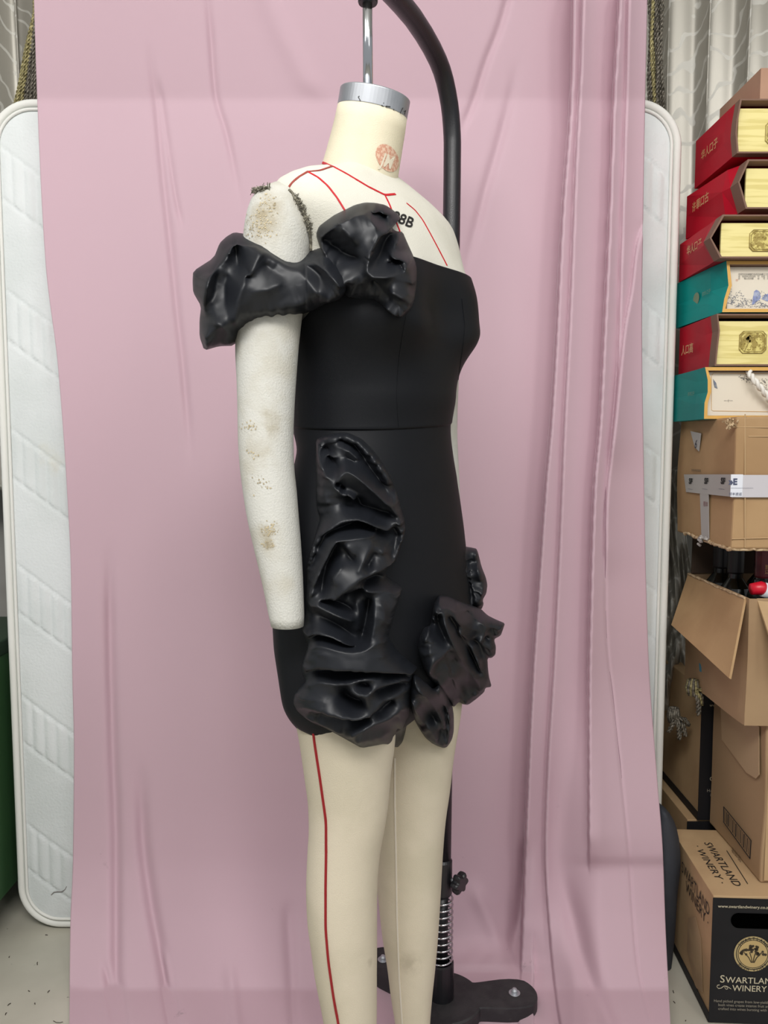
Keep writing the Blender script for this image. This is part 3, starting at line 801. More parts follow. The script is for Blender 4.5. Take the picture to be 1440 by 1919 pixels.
# lobed foot
def foot(z, s):
    q = []
    for i in range(144):
        a = 2 * math.pi * i / 144; r = .078
        for pk, L_ in ((math.radians(4), .190), (math.radians(136), .207), (math.radians(250), .19)):
            d = (a - pk + math.pi) % (2 * math.pi) - math.pi
            # capsule lobe of half width .045
            wd = .050
            if abs(d) < math.pi / 2:
                sd = abs(math.sin(d)); c = math.cos(d); Lc = L_ - wd
                ins = wd ** 2 - (Lc * sd) ** 2
                if ins > 0: r = max(r, Lc * c + math.sqrt(ins))
        q.append(r)
    q = [(q[i - 3] + q[i - 2] * 2 + q[i - 1] * 3 + q[i] * 4 + q[(i + 1) % 144] * 3 + q[(i + 2) % 144] * 2 + q[(i + 3) % 144]) / 16 for i in range(144)]
    return [Vector((SX - .0 + (r + s) * math.cos(2 * math.pi * i / 144), SY + (r + s) * math.sin(2 * math.pi * i / 144), z)) for i, r in enumerate(q)]
MB().rings([foot(.008, -.003), foot(.012, 0), foot(.035, 0), foot(.038, -.003)]).build('base_plate', M['blackrubber'], st, smooth=False)
for pk, L_ in ((4, .144), (136, .163), (250, .15)):
    a = math.radians(pk); c = Vector((SX + L_ * math.cos(a), SY + L_ * math.sin(a), .038))
    MB().rings(vt(c.x, c.y, [.037, .0385], [.012, .011], 20)).rings(vt(c.x, c.y, [.0385, .043, .0465, .048], [.0065, .0062, .004, .001], 16)).build('bolt', M['steel'], st, smooth=False)
# chrome rod and collar
q0 = CAPC; RX, RY = q0.x - .010, q0.y + .0
top = gz(.97)
MB().tube([Vector((RX, RY, q0.z - .01)), Vector((RX - .001, RY, top))], .0068, 24).build('hanging_rod', M['chrome'], st, smooth=True)
zc = P(683, 7, RY).z
MB().rings(vt(RX, RY, [zc, zc + .002, zc + .014, top + .004], [.0125, .0135, .0135, .0135], 24)).build('rod_collar', BP, st, smooth=False)

# ------------------------------------------------------------------ mattress
mt = thing('mattress', 'white quilted mattress standing on its edge behind the pink cloth', 'mattress', (-.1, 1.87, 0))
MYF = 1.775
MX0, MX1, MZ0, MZ1 = -.846, .636, .004, 1.852
def rrect(x0, x1, z0, z1, r, y, n=14):
    q = []
    for cx, cz, a0 in ((x1 - r, z0 + r, -90), (x1 - r, z1 - r, 0), (x0 + r, z1 - r, 90), (x0 + r, z0 + r, 180)):
        for i in range(n + 1):
            a = math.radians(a0 + 90 * i / n); q.append(Vector((cx + r * math.cos(a), y, cz + r * math.sin(a))))
    return q
mm = M['quilt'] = mat('quilted_knit', rgb(226, 230, 230), .9, col2=rgb(216, 221, 220), nscale=5, stain=rgb(208, 200, 170), sscale=5, srange=(.64, .82), bump=.5, bscale=170, spec=.2)
rr_ = rrect(MX0 + .012, MX1 - .012, MZ0 + .012, MZ1 - .012, .085, MYF)
rb_ = rrect(MX0 + .012, MX1 - .012, MZ0 + .012, MZ1 - .012, .085, MYF + .2)
MB().rings([rr_, rb_], False, True).build('side_border', M['quilt'], mt, smooth=False)
# quilted face with stitched channels
vs = []; fs = []; nx, nz = 460, 380
def quilt(x, z):
    # zigzag groups of short vertical channels with diagonal ends, on a fine diagonal knit
    cell_w, cell_h = .165, .30
    k = math.floor((x + .84) / cell_w); u = (x + .84) / cell_w - k
    zz = z + .11 * k; j = math.floor(zz / cell_h); v = zz / cell_h - j
    h = 0; s0 = .12 + .42 * (1 - u)
    if .1 < u < .9:
        if s0 < v < s0 + .36: h = .0042 * (abs(math.sin(math.pi * (u - .1) / .8 * 5)) - .5)
        if abs(v - s0) < .012 or abs(v - s0 - .36) < .012: h = -.0028
    elif abs((v * 2) % 1 - u) < .02: h = -.002
    return h
for i in range(nx + 1):
    for j in range(nz + 1):
        x = MX0 + .012 + (MX1 - MX0 - .024) * i / nx; z = MZ0 + .012 + (MZ1 - MZ0 - .024) * j / nz
        # round the corners
        cx = min(max(x, MX0 + .097), MX1 - .097); cz = min(max(z, MZ0 + .097), MZ1 - .097); d = math.hypot(x - cx, z - cz)
        if d > .085: x = cx + (x - cx) * .085 / d; z = cz + (z - cz) * .085 / d
        ed = min(x - MX0 - .012, MX1 - .012 - x, z - MZ0 - .012, MZ1 - .012 - z, .085 - d if (x != cx and z != cz and abs(x - cx) > 1e-6 and abs(z - cz) > 1e-6) else 9)
        puff = .012 * (1 - math.exp(-max(ed, 0) / .02))
        vs.append((x, MYF - puff - quilt(x, z) * min(1, max(ed, 0) / .03), z))
for i in range(nx):
    for j in range(nz):
        a = i * (nz + 1) + j; fs.append((a, a + nz + 1, a + nz + 2, a + 1))
put(mesh_obj('quilted_face', vs, fs, M['quilt']), mt)
WP = mat('white_piping', rgb(232, 232, 226), .7)
MB().tube(rrect(MX0 + .008, MX1 - .008, MZ0 + .008, MZ1 - .008, .089, MYF - .002), .0085, 10, closed=True).build('piping', WP, mt, smooth=True)
MB().tube(rrect(MX0 + .022, MX1 - .022, MZ0 + .022, MZ1 - .022, .075, MYF - .008), .0035, 8, closed=True).build('piping', WP, mt, smooth=True)
MB().tube(rrect(MX0 + .008, MX1 - .008, MZ0 + .008, MZ1 - .008, .089, MYF + .19), .008, 10, closed=True).build('piping', WP, mt, smooth=True)

# ------------------------------------------------------------------ pink backdrop cloth
pk = M['pink'] = bpy.data.materials.new('pink_backdrop_cloth'); pk.use_nodes = True
N = pk.node_tree.nodes; L = pk.node_tree.links; b = N['Principled BSDF']
b.inputs['Roughness'].default_value = .75; b.inputs['Specular IOR Level'].default_value = .25
tc = N.new('ShaderNodeTexCoord'); n1 = N.new('ShaderNodeTexNoise'); n1.inputs['Scale'].default_value = 9; n1.inputs['Detail'].default_value = 8; n1.inputs['Roughness'].default_value = .7
L.new(tc.outputs['Object'], n1.inputs[0])
mr = N.new('ShaderNodeMapRange'); mr.inputs[1].default_value = .66; mr.inputs[2].default_value = .78; L.new(n1.outputs[0], mr.inputs[0])
# floor dirt only towards the trailing end
sp_ = N.new('ShaderNodeSeparateXYZ'); L.new(tc.outputs['Object'], sp_.inputs[0])
mz = N.new('ShaderNodeMapRange'); mz.inputs[1].default_value = .42; mz.inputs[2].default_value = .05; L.new(sp_.outputs[2], mz.inputs[0])
mu = N.new('ShaderNodeMath'); mu.operation = 'MULTIPLY'; L.new(mr.outputs[0], mu.inputs[0]); L.new(mz.outputs[0], mu.inputs[1])
mx = N.new('ShaderNodeMix'); mx.data_type = 'RGBA'; mx.inputs[6].default_value = rgb(220, 190, 201); mx.inputs[7].default_value = rgb(128, 104, 112)
L.new(mu.outputs[0], mx.inputs[0]); L.new(mx.outputs[2], b.inputs['Base Color'])
tl = N.new('ShaderNodeBsdfTranslucent'); L.new(mx.outputs[2], tl.inputs[0]); ms = N.new('ShaderNodeMixShader'); ms.inputs[0].default_value = .24
L.new(b.outputs[0], ms.inputs[1]); L.new(tl.outputs[0], ms.inputs[2]); L.new(ms.outputs[0], N['Material Output'].inputs[0])
bc = thing('backdrop_cloth', 'large pink cloth hung as a backdrop behind the dress form', 'backdrop', (0, 1.7, 0))
LE = pchip([-60, 0, 182, 495, 687, 937, 1062, 1270, 1400, 1612, 1740, 1919, 2100], [62, 64, 70, 86, 109, 127, 133, 136, 139, 137, 132, 130, 128])
RE = pchip([-60, 0, 190, 360, 600, 900, 1219, 1450, 1590, 1750, 1919, 2100], [1214, 1213, 1209, 1206, 1203, 1207, 1215, 1231, 1242, 1248, 1257, 1266])
CY = 1.70
def cline(pts): return pchip([p[1] for p in pts], [p[0] for p in pts])
# pleats: line, depth in m, width px, first py, last py
PL = [(cline([(1078,-60),(1073,170),(1057,400),(1045,640),(1035,800),(1026,900),(1013,1086),(1000,1280),(992,1458),(981,1750),(974,1919),(968,2100)]), .050, 60, -80, 2200),
      (cline([(1096,-60),(1092,100),(1082,300),(1072,560),(1060,800),(1052,1000),(1040,1250),(1029,1431),(1024,1590),(1034,1760),(1044,1860),(1060,1960),(1080,2100)]), .020, 46, -80, 2200),
      (cline([(1166,-60),(1160,60),(1153,180),(1145,400),(1134,640),(1126,800),(1117,900),(1110,1100),(1106,1325),(1106,1600),(1110,1700)]), .045, 44, -80, 1640),
      (cline([(1182,-60),(1178,100),(1172,300),(1166,500),(1160,700),(1152,800),(1144,900)]), .014, 34, -80, 900),
      (cline([(1218,400),(1196,460),(1186,540),(1172,620),(1164,700),(1154,800),(1146,860),(1138,960),(1135,1139)]), .013, 40, 380, 1100),
      (cline([(1000,1500),(1010,1600),(1030,1700),(1060,1800),(1100,1900),(1140,2000)]), .0, 30, 1500, 2100)]
SOFT = [  # shallow drag creases: line, depth, width px, y range
      (cline([(384,-60),(395,60),(405,180),(425,250),(440,320),(452,380)]), -.007, 7, -80, 420),
      (cline([(272,-60),(284,120),(294,200),(306,330),(318,440),(330,560),(345,700),(358,850),(372,1000)]), -.008, 8, 60, 900),
      (cline([(300,160),(314,260),(330,370),(345,440)]), -.006, 6, 140, 440),
      (cline([(480,-60),(530,60),(590,180)]), .006, 26, -80, 200),
      (cline([(965,-60),(940,40),(910,120),(888,190),(868,240)]), -.008, 8, -40, 260),
      (cline([(972,100),(955,190),(935,270),(912,350),(892,430),(868,520)]), -.009, 10, 90, 560),
      (cline([(1060,1560),(1048,1590),(1056,1640),(1076,1720),(1096,1800),(1124,1880),(1160,1960)]), -.020, 20, 1580, 2050),
      (cline([(990,1500),(985,1600),(975,1700),(962,1780),(955,1840)]), -.014, 12, 1560, 1960),
      (cline([(205,1000),(207,1200),(212,1400),(218,1600),(218,1800),(228,1919),(240,2050)]), -.012, 10, 1000, 2100),
      (cline([(262,1300),(268,1560),(282,1680),(304,1800),(326,1919),(350,2050)]), -.014, 12, 1400, 2100),
      (cline([(190,1780),(208,1860),(226,1940)]), -.010, 8, 1790, 2000),
      (cline([(300,1750),(312,1800),(322,1860)]), .008, 6, 1760, 1880),
      (cline([(470,600),(420,900),(400,1200),(392,1500)]), .012, 90, 500, 1900),
      
      (cline([(1135,900),(1135,1139),(1157,1378),(1178,1590),(1194,1803),(1220,1919)]), -.0022, 3, 850, 2000),
      (cline([(880,1500),(890,1650),(930,1760),(945,1830)]), .010, 16, 1640, 1850),
      (cline([(430,1800),(440,1900),(460,2000)]), .007, 12, 1790, 2100),
      (cline([(540,1700),(548,1850),(560,2000)]), -.008, 12, 1680, 2100)]
def fade(py, a, b, w=60):
    return sstep(py, a - 1e-6, a + w) * (1 - sstep(py, b - w, b))
def disp(px, py):
    h = 0
    for ln, d, w, a, b in PL:
        if py < a or py > b: continue
        t = px - ln(py)
        if t > -4: h += d * fade(py, a, b, 80) * min(1, (t + 4) / 4) * math.exp(-max(0, t) / w) 
        if t < 0: h -= d * (.35 if d < .05 else .75) * fade(py, a, b, 80) * math.exp(t / (14 if d < .05 else 55)) * min(1, -t / 3)
    for ln, d, w, a, b in SOFT:
        if py < a or py > b: continue
        t = (px - ln(py)) / w
        if abs(t) < 3: h += d * fade(py, a, b, 170 if b - a > 420 else 50) * math.exp(-t * t)
    # the cloth bulges at knee height on the right, then tucks back
    if px > 1020:
        k = sstep(px, 1030, 1130)
        h += .088 * k * sstep(py, 1250, 1600) - .010 * k * sstep(py, 1602, 1625)
    # small heap by the foot
    if 850 < px < 1000 and 1750 < py < 1860:
        h += .012 * math.exp(-((px - 905) / 40) ** 2 - ((py - 1800) / 14) ** 2) * (1 + .6 * math.sin(px * .14 + py * .1))
        h += .010 * math.exp(-((px - 925) / 14) ** 2 - ((py - 1822) / 8) ** 2)
    h += .006 * math.sin(px * .011 + py * .0016) + .003 * math.sin(px * .026 - py * .003 + 1)
    return h
SWH = pchip([-200, 1600, 1700, 1750, 1785, 1815], [1.70, 1.70, 1.695, 1.682, 1.655, 1.612])
SWP = pchip([-200, 1400, 1500, 1600, 1700, 1780, 1850], [1.70, 1.70, 1.698, 1.688, 1.655, 1.606, 1.552])
nu = 560; rowsy = list(np.arange(-120, 2110, 7.0))
vs = []; fs = []
PYF = 1752     # below this the cloth lies out over the floor
zF = zof(PYF, CY)
for py in rowsy:
    ctr_y = CY
    lx, rx = LE(py), RE(py)
    for i in range(nu + 1):
        px = lx + (rx - lx) * i / nu
        h = disp(px, py)
        q = sstep(px, 600, 700) * (1 - sstep(px, 960, 1060))
        ctr_y = (SWP(py) if py < 1850 else PZ(720, py, .010).y) * (1 - q) + q * (SWH(py) if py < 1815 else PZ(720, py, .004).y)
        if py < 186: ctr_y += -.00030 * (186 - py)
        low = sstep(py, 1730, 1830); h *= 1 - low * .9 * (q if px < 1000 else 1 - sstep(px, 1000, 1080))
        y = ctr_y - h
        p = P(px, py, y)
        if p.z < .006:
            p = PZ(px, py, .006 + max(0, h) * .6)
        vs.append(p)
m_ = nu + 1
for j in range(len(rowsy) - 1):
    for i in range(nu):
        a = j * m_ + i; fs.append((a, a + m_, a + m_ + 1, a + 1))
cl = mesh_obj('draped_cloth', vs, fs, pk); put(cl, bc)
so = cl.modifiers.new('solid', 'SOLIDIFY'); so.thickness = .0012; so.offset = 1
# stitched selvedge on the right
sv = []
for py in range(870, 1930, 12):
    px = SOFT[13][0](py); sv.append(P(px + .6 * math.sin(py), py, CY - disp(px + 2, py) - .0015) if py < 1740 else None)
sv = [s for s in sv if s is not None]
MB().tube(sv, .0007, 5).build('selvedge_thread', mat('selvedge', rgb(150, 118, 132), .9), bc)
# ------------------------------------------------------------------ satin curtains behind
def brocade(name, c1, c2):
    m = mat(name, c1, .42, .3, spec=.5)
    nt = m.node_tree; N = nt.nodes; L = nt.links; b = N['Principled BSDF']
    tc = N.new('ShaderNodeTexCoord'); w = N.new('ShaderNodeTexWave'); w.wave_type = 'RINGS'; w.inputs['Scale'].default_value = 6.5
    w.inputs['Distortion'].default_value = 9; w.inputs['Detail'].default_value = 2.5; w.inputs['Detail Scale'].default_value = 1.6
    L.new(tc.outputs['Object'], w.inputs[0])
    r = N.new('ShaderNodeMapRange'); r.inputs[1].default_value = .90; r.inputs[2].default_value = .96; L.new(w.outputs[1], r.inputs[0])
    x = N.new('ShaderNodeMix'); x.data_type = 'RGBA'; x.inputs[6].default_value = c1; x.inputs[7].default_value = c2
    L.new(r.outputs[0], x.inputs[0]); L.new(x.outputs[2], b.inputs['Base Color'])
    r2 = N.new('ShaderNodeMapRange'); r2.inputs[3].default_value = .40; r2.inputs[4].default_value = .6; L.new(r.outputs[0], r2.inputs[0]); L.new(r2.outputs[0], b.inputs['Roughness'])
    return m
SC = brocade('silver_satin', rgb(166, 162, 152), rgb(198, 196, 188))
FR1 = mat('silver_braid', rgb(128, 122, 110), .5, .3, col2=rgb(70, 65, 56), nscale=160)
FR2 = mat('gold_braid', rgb(176, 166, 120), .5, .3, col2=rgb(104, 96, 62), nscale=160)
def curtain(par, name, x0, x1, z0, z1, y, seed, folds, amp):
    r = random.Random(seed); nu, nv = 220, 70; vs = []; fs = []
    ph = [r.uniform(0, 6) for _ in range(4)]
    for j in range(nv + 1):
        z = z0 + (z1 - z0) * j / nv
        for i in range(nu + 1):
            u = i / nu; x = x0 + (x1 - x0) * u
            s = u * folds * 2 * math.pi + ph[0] + .5 * math.sin(u * 7 + ph[1]) + .35 * (z - 1.6)
            h = amp * (math.sin(s) + .35 * math.sin(2 * s + ph[2] + z)) + .012 * math.sin(u * 9 + z * 3 + ph[3])
            vs.append((x + .5 * amp * math.cos(s), y - h, z))
    for j in range(nv):
        for i in range(nu):
            a = j * (nu + 1) + i; fs.append((a, a + 1, a + nu + 2, a + nu + 1))
    o = mesh_obj(name, vs, fs, SC); s = o.modifiers.new('solid', 'SOLIDIFY'); s.thickness = .002; put(o, par); return o
def rope(mb, pts, r, tw=.010, n=6, mi=0):
    # two strands twisted together along pts
    pts = [Vector(p) for p in pts]; L_ = [0]
    for a, b_ in zip(pts[:-1], pts[1:]): L_.append(L_[-1] + (b_ - a).length)
    k = max(8, int(L_[-1] / tw * 6)); out = [[], []]
    for i in range(k + 1):
        s = L_[-1] * i / k; j = 0
        while j < len(L_) - 2 and L_[j + 1] < s: j += 1
        t = (s - L_[j]) / max(1e-9, L_[j + 1] - L_[j]); p = pts[j].lerp(pts[j + 1], t); d = (pts[j + 1] - pts[j]).normalized()
        e = d.cross(Vector((0, 1, 0)));  e = e.normalized() if e.length > .01 else Vector((1, 0, 0)); f = d.cross(e)
        a = s / tw * math.pi
        for q in (0, 1): out[q].append(p + (e * math.cos(a + q * math.pi) + f * math.sin(a + q * math.pi)) * r * .55)
    for q in (0, 1): mb.tube(out[q], r * .6, n, mi=mi)
rc = thing('silver_curtain', 'silver satin brocade curtain behind the stacked gift boxes on the right', 'curtain', (.95, 2.08, .5), 'silver satin curtains')
curtain(rc, 'hanging_cloth', .60, 1.42, 1.02, 2.35, 2.09, 3, 8.5, .030)
lc = thing('silver_curtain', 'silver satin curtain above the left corner of the mattress', 'curtain', (-1.1, 2.08, .5), 'silver satin curtains')
curtain(lc, 'hanging_cloth', -1.5, -.80, 1.0, 2.35, 2.09, 5, 9, .030)
# braided fringes
fm = MB()
for k in range(9):
    x = 1217 + k * 2.9; pts = [P(x + 2.2 * math.sin(q * .03 + k) + q * .012, q, 2.0 - .006 * (k % 3)) for q in range(-60, 215, 14)]
    rope(fm, pts, .0042, .011, 6, 1 if k in (2, 3) else 0)
fm.build('fringe', None, rc, mats=[FR1, FR2], smooth=True)['kind'] = 'stuff'
fm = MB()
for k in range(11):
    pts = []
    for q in range(-60, 215, 14):
        t = max(0, (q - 20) / 180); x = 64 - 6 * t * (10 - k) * .62 + k * .6 + 1.0 * math.sin(q * .05 + k)
        pts.append(P(x, q, 2.0 - .004 * (k % 2)))
    rope(fm, pts, .0036, .010, 6, 1 if k < 4 else 0)
fm.build('fringe', None, lc, mats=[FR1, FR2], smooth=True)['kind'] = 'stuff'
# bunched lower end between mattress and cartons
vs = []; fs = []; nu, nv = 60, 120
for j in range(nv + 1):
    py = 880 + (1332 - 880) * j / nv
    xl = 1246; xr = 1292 + 6 * math.sin(py * .03) - (10 if py > 1250 else 0) * sstep(py, 1230, 1330)
    for i in range(nu + 1):
        u = i / nu; px = xl + (xr - xl) * u
        h = .022 * math.sin(px * .22 + .035 * py + 1.6 * math.sin(py * .021)) + .018 * math.sin(py * .045 + px * .09 + 1) + .008 * math.sin(px * .5 - py * .06)
        vs.append(P(px, py, 1.985 - h))
for j in range(nv):
    for i in range(nu):
        a = j * (nu + 1) + i; fs.append((a, a + nu + 1, a + nu + 2, a + 1))
o = mesh_obj('bunched_end', vs, fs, SC); s = o.modifiers.new('solid', 'SOLIDIFY'); s.thickness = .002; put(o, rc)
def tassel(cx, cy, Y, dirs, n, m2, par, L_=60, r=.0042, sc=1.0):
    t = MB(); c = P(cx, cy, Y)
    for k in range(14):
        a = k / 14 * 6.283; t.tube([c + Vector((math.cos(a) * .009, math.sin(a) * .009, .012)), c + Vector((math.cos(a) * .013, math.sin(a) * .012, -.006)), c + Vector((math.cos(a) * .009, math.sin(a) * .009, -.022))], .0032, 6, mi=k % 2 if m2 else 0)
    for (dx, dy) in dirs:
        e = P(cx + dx, cy + dy, Y - .01); mid = c.lerp(e, .5) + Vector((0, -.012, .004)); rope(t, [c + Vector((0, -.006, -.01)), mid, e], r, .010, 6, mi=0 if not m2 else (1 if dx > 12 else 0))
        rope(t, [e + Vector((.003, .002, 0)), mid + Vector((.006, .004, 0)), c + Vector((.004, 0, -.01))], r * .9, .010, 6)
    o = t.build('tassel', None, par, mats=[FR1, FR2], smooth=True); return o
tassel(1263, 1336, 1.80, [(-10, 36), (10, 50), (22, 44), (28, 24)], 4, False, rc)
tassel(1299, 1284, 1.72, [(10, 56), (16, 38), (22, 16)], 4, True, rc)

# ------------------------------------------------------------------ gift boxes
CARD = M['card'] = mat('brown_cardboard', rgb(178, 146, 108), .85, col2=rgb(166, 134, 98), nscale=6, stain=rgb(146, 118, 88), sscale=12, srange=(.62, .78), bump=.15, bscale=60, spec=.2)
CARD2 = mat('pale_cardboard', rgb(190, 160, 122), .85, col2=rgb(178, 148, 112), nscale=7, bump=.12, bscale=60, spec=.2)
CARDG = mat('greyish_cardboard', rgb(168, 140, 108), .85, col2=rgb(158, 130, 100), nscale=5, bump=.12, bscale=60, spec=.2)
CEDGE = mat('torn_card_edge', rgb(196, 172, 138), .9, col2=rgb(150, 124, 92), nscale=120)
RED = mat('red_gift_board', rgb(180, 6, 36), .55, spec=.2, col2=rgb(160, 12, 36), nscale=4)
BRN = mat('brown_board_edge', rgb(122, 92, 76), .7)
TEAL = mat('teal_gift_board', rgb(0, 146, 140), .55, spec=.2, col2=rgb(0, 128, 124), nscale=4)
GOLDE = mat('gold_board_edge', rgb(214, 166, 84), .55)
WOOD = mat('pale_wood_grain', rgb(236, 222, 152), .55, col2=rgb(220, 204, 128), nscale=6, nmix=(.45, .6), stretch=(1.2, 1, 22))
CREAM = mat('cream_print_board', rgb(226, 216, 198), .6)
PLATE = mat('engraved_gold_plate', rgb(214, 198, 118), .45, .1, col2=rgb(160, 140, 70), nscale=90, nmix=(.42, .56), bump=.4, bscale=120)
PLINE = mat('engraved_line', rgb(128, 108, 54), .6)
def gift(name, label, edge, zt, zb, Yf, depth, outer, rim, inner_panel, band, xr=1.02, xback=None):
    t = thing(name, label, 'gift box', (.8, Yf + depth / 2, zb), 'gift boxes stacked on the carton')
    L_ = [P(px, py, Yf) for px, py in edge]; left = [(p.x, min(max(p.z, zb), zt)) for p in L_]
    left[0] = (left[0][0], zt); left[-1] = (left[-1][0], zb)
    xb = xback if xback else sum(p[0] for p in left) / len(left)
    def poly(y, k, ins=0.0):
        q = [(xb * (1 - k) + x * k + ins, z) for x, z in left]
        if ins: q = [(x, zt - ins if i == 0 else (zb + ins if i == len(q) - 1 else z)) for i, (x, z) in enumerate(q)]
        q += [(xr - ins, zb + ins), (xr - ins, zt - ins)]
        return [Vector((x, y, z)) for x, z in q]
    m = MB(); n = len(left) + 2
    def strip(a, b_, mi):
        m.add(a + b_, [(i, (i + 1) % n, (i + 1) % n + n, i + n) for i in range(n)], mi)
    strip(poly(Yf + depth, 0), poly(Yf + .06, .55), 0); strip(poly(Yf + .06, .55), poly(Yf + band, 1), 0)
    if band > 0: strip(poly(Yf + band, 1), poly(Yf, 1), 1)
    strip(poly(Yf, 1), poly(Yf, 1, .003 if rim < .004 else rim), 1 if rim < .004 else 2)
    strip(poly(Yf, 1, .003 if rim < .004 else rim), poly(Yf + .02, 1, .006 if rim < .004 else rim + .001), 1)
    m.add(poly(Yf + depth, 0), [tuple(range(n))], 0)
    m.build('sleeve', None, t, mats=[outer, BRN, GOLDE])
    # recessed front panel
    xl = max(p[0] for p in left) + .008
    pm = MB().box((xl - .004, Yf + .014, zb + .004), (xr - .006, Yf + .02, zt - (.012 if inner_panel is WOOD else .008)))
    pm.build('front_panel', inner_panel, t, bevel=.001)
    return t
def ffn(px, py, Y): 
    o = P(px, py, Y); return lambda x, y: o + Vector((x, -.0007, y))
def lfn(px, X, py, sx=1.0):       # on a left-facing side: starts at the place seen at px
    r = ray(px, py); k = X / r.x; o = Vector((0, 0, CAMH)) + r * k
    return lambda x, y: o + Vector((-.0008, -x * sx, y))
def octo(x0, x1, z0, z1, c): return [(x0 + c, z0), (x1 - c, z0), (x1, z0 + c), (x1, z1 - c), (x1 - c, z1), (x0 + c, z1), (x0, z1 - c), (x0, z0 + c)]
def plate(t, px0, py0, px1, py1, Y):
    a = P(px0, py1, Y); b_ = P(px1, py0, Y)
    pl = MB().prism(octo(a.x, b_.x, a.z, b_.z, .007), Y - .0012, Y, 0)
    o = pl.build('engraved_plate', PLATE, t)
    for g in (.0, .003):
        q = octo(a.x + g, b_.x - g, a.z + g, b_.z - g, .007); pp = [Vector((x, Y - .0014, z)) for x, z in q]
        pb = MB().tube(pp, .0005, 5, closed=True).build('engraved_border', PLINE, t)
    return a, b_
YG = 1.585
zA1, zA0 = zof(185, YG), zof(287, YG)
gA = gift('gift_box', 'red gift box at the top of the gift box stack, under the small brown box', [(1388, 183), (1381, 225), (1379, 250), (1382, 286)], zA1, zA0, YG, .215, RED, .003, WOOD, .022, xback=.678)
zB1, zB0 = zof(302, YG), zof(394, YG)
gB = gift('gift_box', 'red gift box with pointed left edge, second from the top of the stack', [(1402, 302), (1384, 341), (1398, 394)], zB1, zB0, YG - .01, .23, RED, .003, WOOD, .035, xback=.664)
zC1, zC0 = zof(402, YG - .02), zof(489, YG) + .001
gC = gift('gift_box', 'red gift box with oblong gold engraved plate resting on the upper teal box', [(1355, 402), (1331, 446), (1350, 490)], zC1, zC0, YG - .02, .23, RED, .003, WOOD, .03, xback=.648)
zD1, zD0 = zof(489, YG), zof(585, YG)
gD = gift('gift_box', 'upper teal gift box printed with a blue and grey landscape', [(1362, 489), (1366, 535), (1358, 560), (1354, 585)], zD1, zD0, YG, .22, TEAL, .0065, CREAM, .0, xback=.648)
zE1, zE0 = zof(588, YG), zof(686, YG)
gE = gift('gift_box', 'red gift box with square gold engraved plate between the two teal boxes', [(1344, 588), (1347, 620), (1343, 655), (1340, 686)], zE1, zE0, YG, .20, RED, .003, WOOD, .03, xback=.650)
zF1, zF0 = zof(688, YG), zof(785, YG)
gF = gift('gift_box', 'lower teal gift box with white rope handle on top of the taped carton', [(1322, 688), (1327, 712), (1327, 735), (1321, 755), (1320, 785)], zF1, zF0, YG, .20, TEAL, .0065, CREAM, .0, xback=.640)
for t, px, X, py, s, txt, sy in ((gA, 1315, .672, 300, .021, '华人口子', 1), (gB, 1298, .658, 398, .022, '许華口古', 1), (gC, 1288, .640, 478, .020, '华人口子', 1), (gE, 1278, .642, 665, .022, '人口高', 1)):
    text_on('gold_lettering', txt, lfn(px, X - .002, py), s, M['goldprint'], t, bold=.0003)
GP = mat('faint_gold_print', rgb(120, 140, 110), .5)
def disc(mb, c, r, axis='y', n=28, sq=1.0):
    if axis == 'y': mb.add([c + Vector((r * math.cos(2 * math.pi * i / n), 0, r * sq * math.sin(2 * math.pi * i / n))) for i in range(n)], [tuple(range(n))])
    else: mb.add([c + Vector((0, r * math.cos(2 * math.pi * i / n), r * sq * math.sin(2 * math.pi * i / n))) for i in range(n)], [tuple(range(n))])
    return mb
c = lfn(1306, .654, 560)(0, 0); disc(MB(), c, .016, 'x', sq=.8).build('round_emblem', GP, gD)
text_on('small_print', '·京华·口子·', lfn(1316, .654, 556), .010, GP, gD)
text_on('small_print', '京华口子', lfn(1290, .634, 742), .009, GP, gF)
plate(gA, 1434, 228, 1490, 271, YG + .0138); plate(gC, 1404, 431, 1462, 471, YG - .02 + .0138); plate(gE, 1385, 621, 1437, 662, YG + .0138)
EG = mat('engraved_relief', rgb(150, 130, 64), .5)
for t, cx, cy, w, h, Yp in ((gC, 1432, 451, 46, 28, YG - .0075), (gE, 1411, 641, 40, 30, YG + .0125)):
    sm = MB()
    for k in range(26):
        a = rng.uniform(-.5, .5) * w; d = rng.uniform(-.5, .5) * h; q = [P(cx + a, cy + d, Yp)]
        for j in range(4): q.append(q[-1] + Vector((rng.uniform(-.003, .003), 0, rng.uniform(-.003, .003))))
        sm.tube(q, .00045, 4)
    sm.build('engraved_scene', EG, t)['kind'] = 'stuff'
sm = MB()     # dark tree on the square plate
for k in range(16):
    c = P(1405 + rng.normal() * 7, 634 + rng.normal() * 4, YG + .0121); disc(sm, c, rng.uniform(.0018, .0036))
sm.tube([P(1404, 640, YG + .012), P(1396, 658, YG + .012)], .0008, 5)
sm.build('engraved_tree', EG, gE)
# printed landscape
INK2 = mat('grey_blue_ink', rgb(128, 134, 150), .7, col2=rgb(160, 162, 164), nscale=150, nmix=(.4, .6)); INKB = mat('blue_rock_ink', rgb(132, 142, 184), .7, col2=rgb(170, 176, 198), nscale=120, nmix=(.4, .6)); INKG = mat('grey_ink', rgb(108, 106, 102), .7)
Yp = YG + .0134
pl = MB()
for x0_, x1_, yb, yt, n_ in ((1372, 1400, 568, 545, 90), (1378, 1440, 576, 560, 200), (1366, 1374, 572, 530, 50), (1418, 1440, 560, 545, 60)):
    for k in range(n_):
        u = rng.uniform(); x = x0_ + (x1_ - x0_) * u; y = yb + (yt - yb) * rng.uniform() * (math.sin(math.pi * u) * .8 + .2)
        p = P(x, y, Yp); pl.tube([p, p + Vector((rng.uniform(-.0022, .0022), 0, rng.uniform(-.0015, .0015)))], .0004, 4)
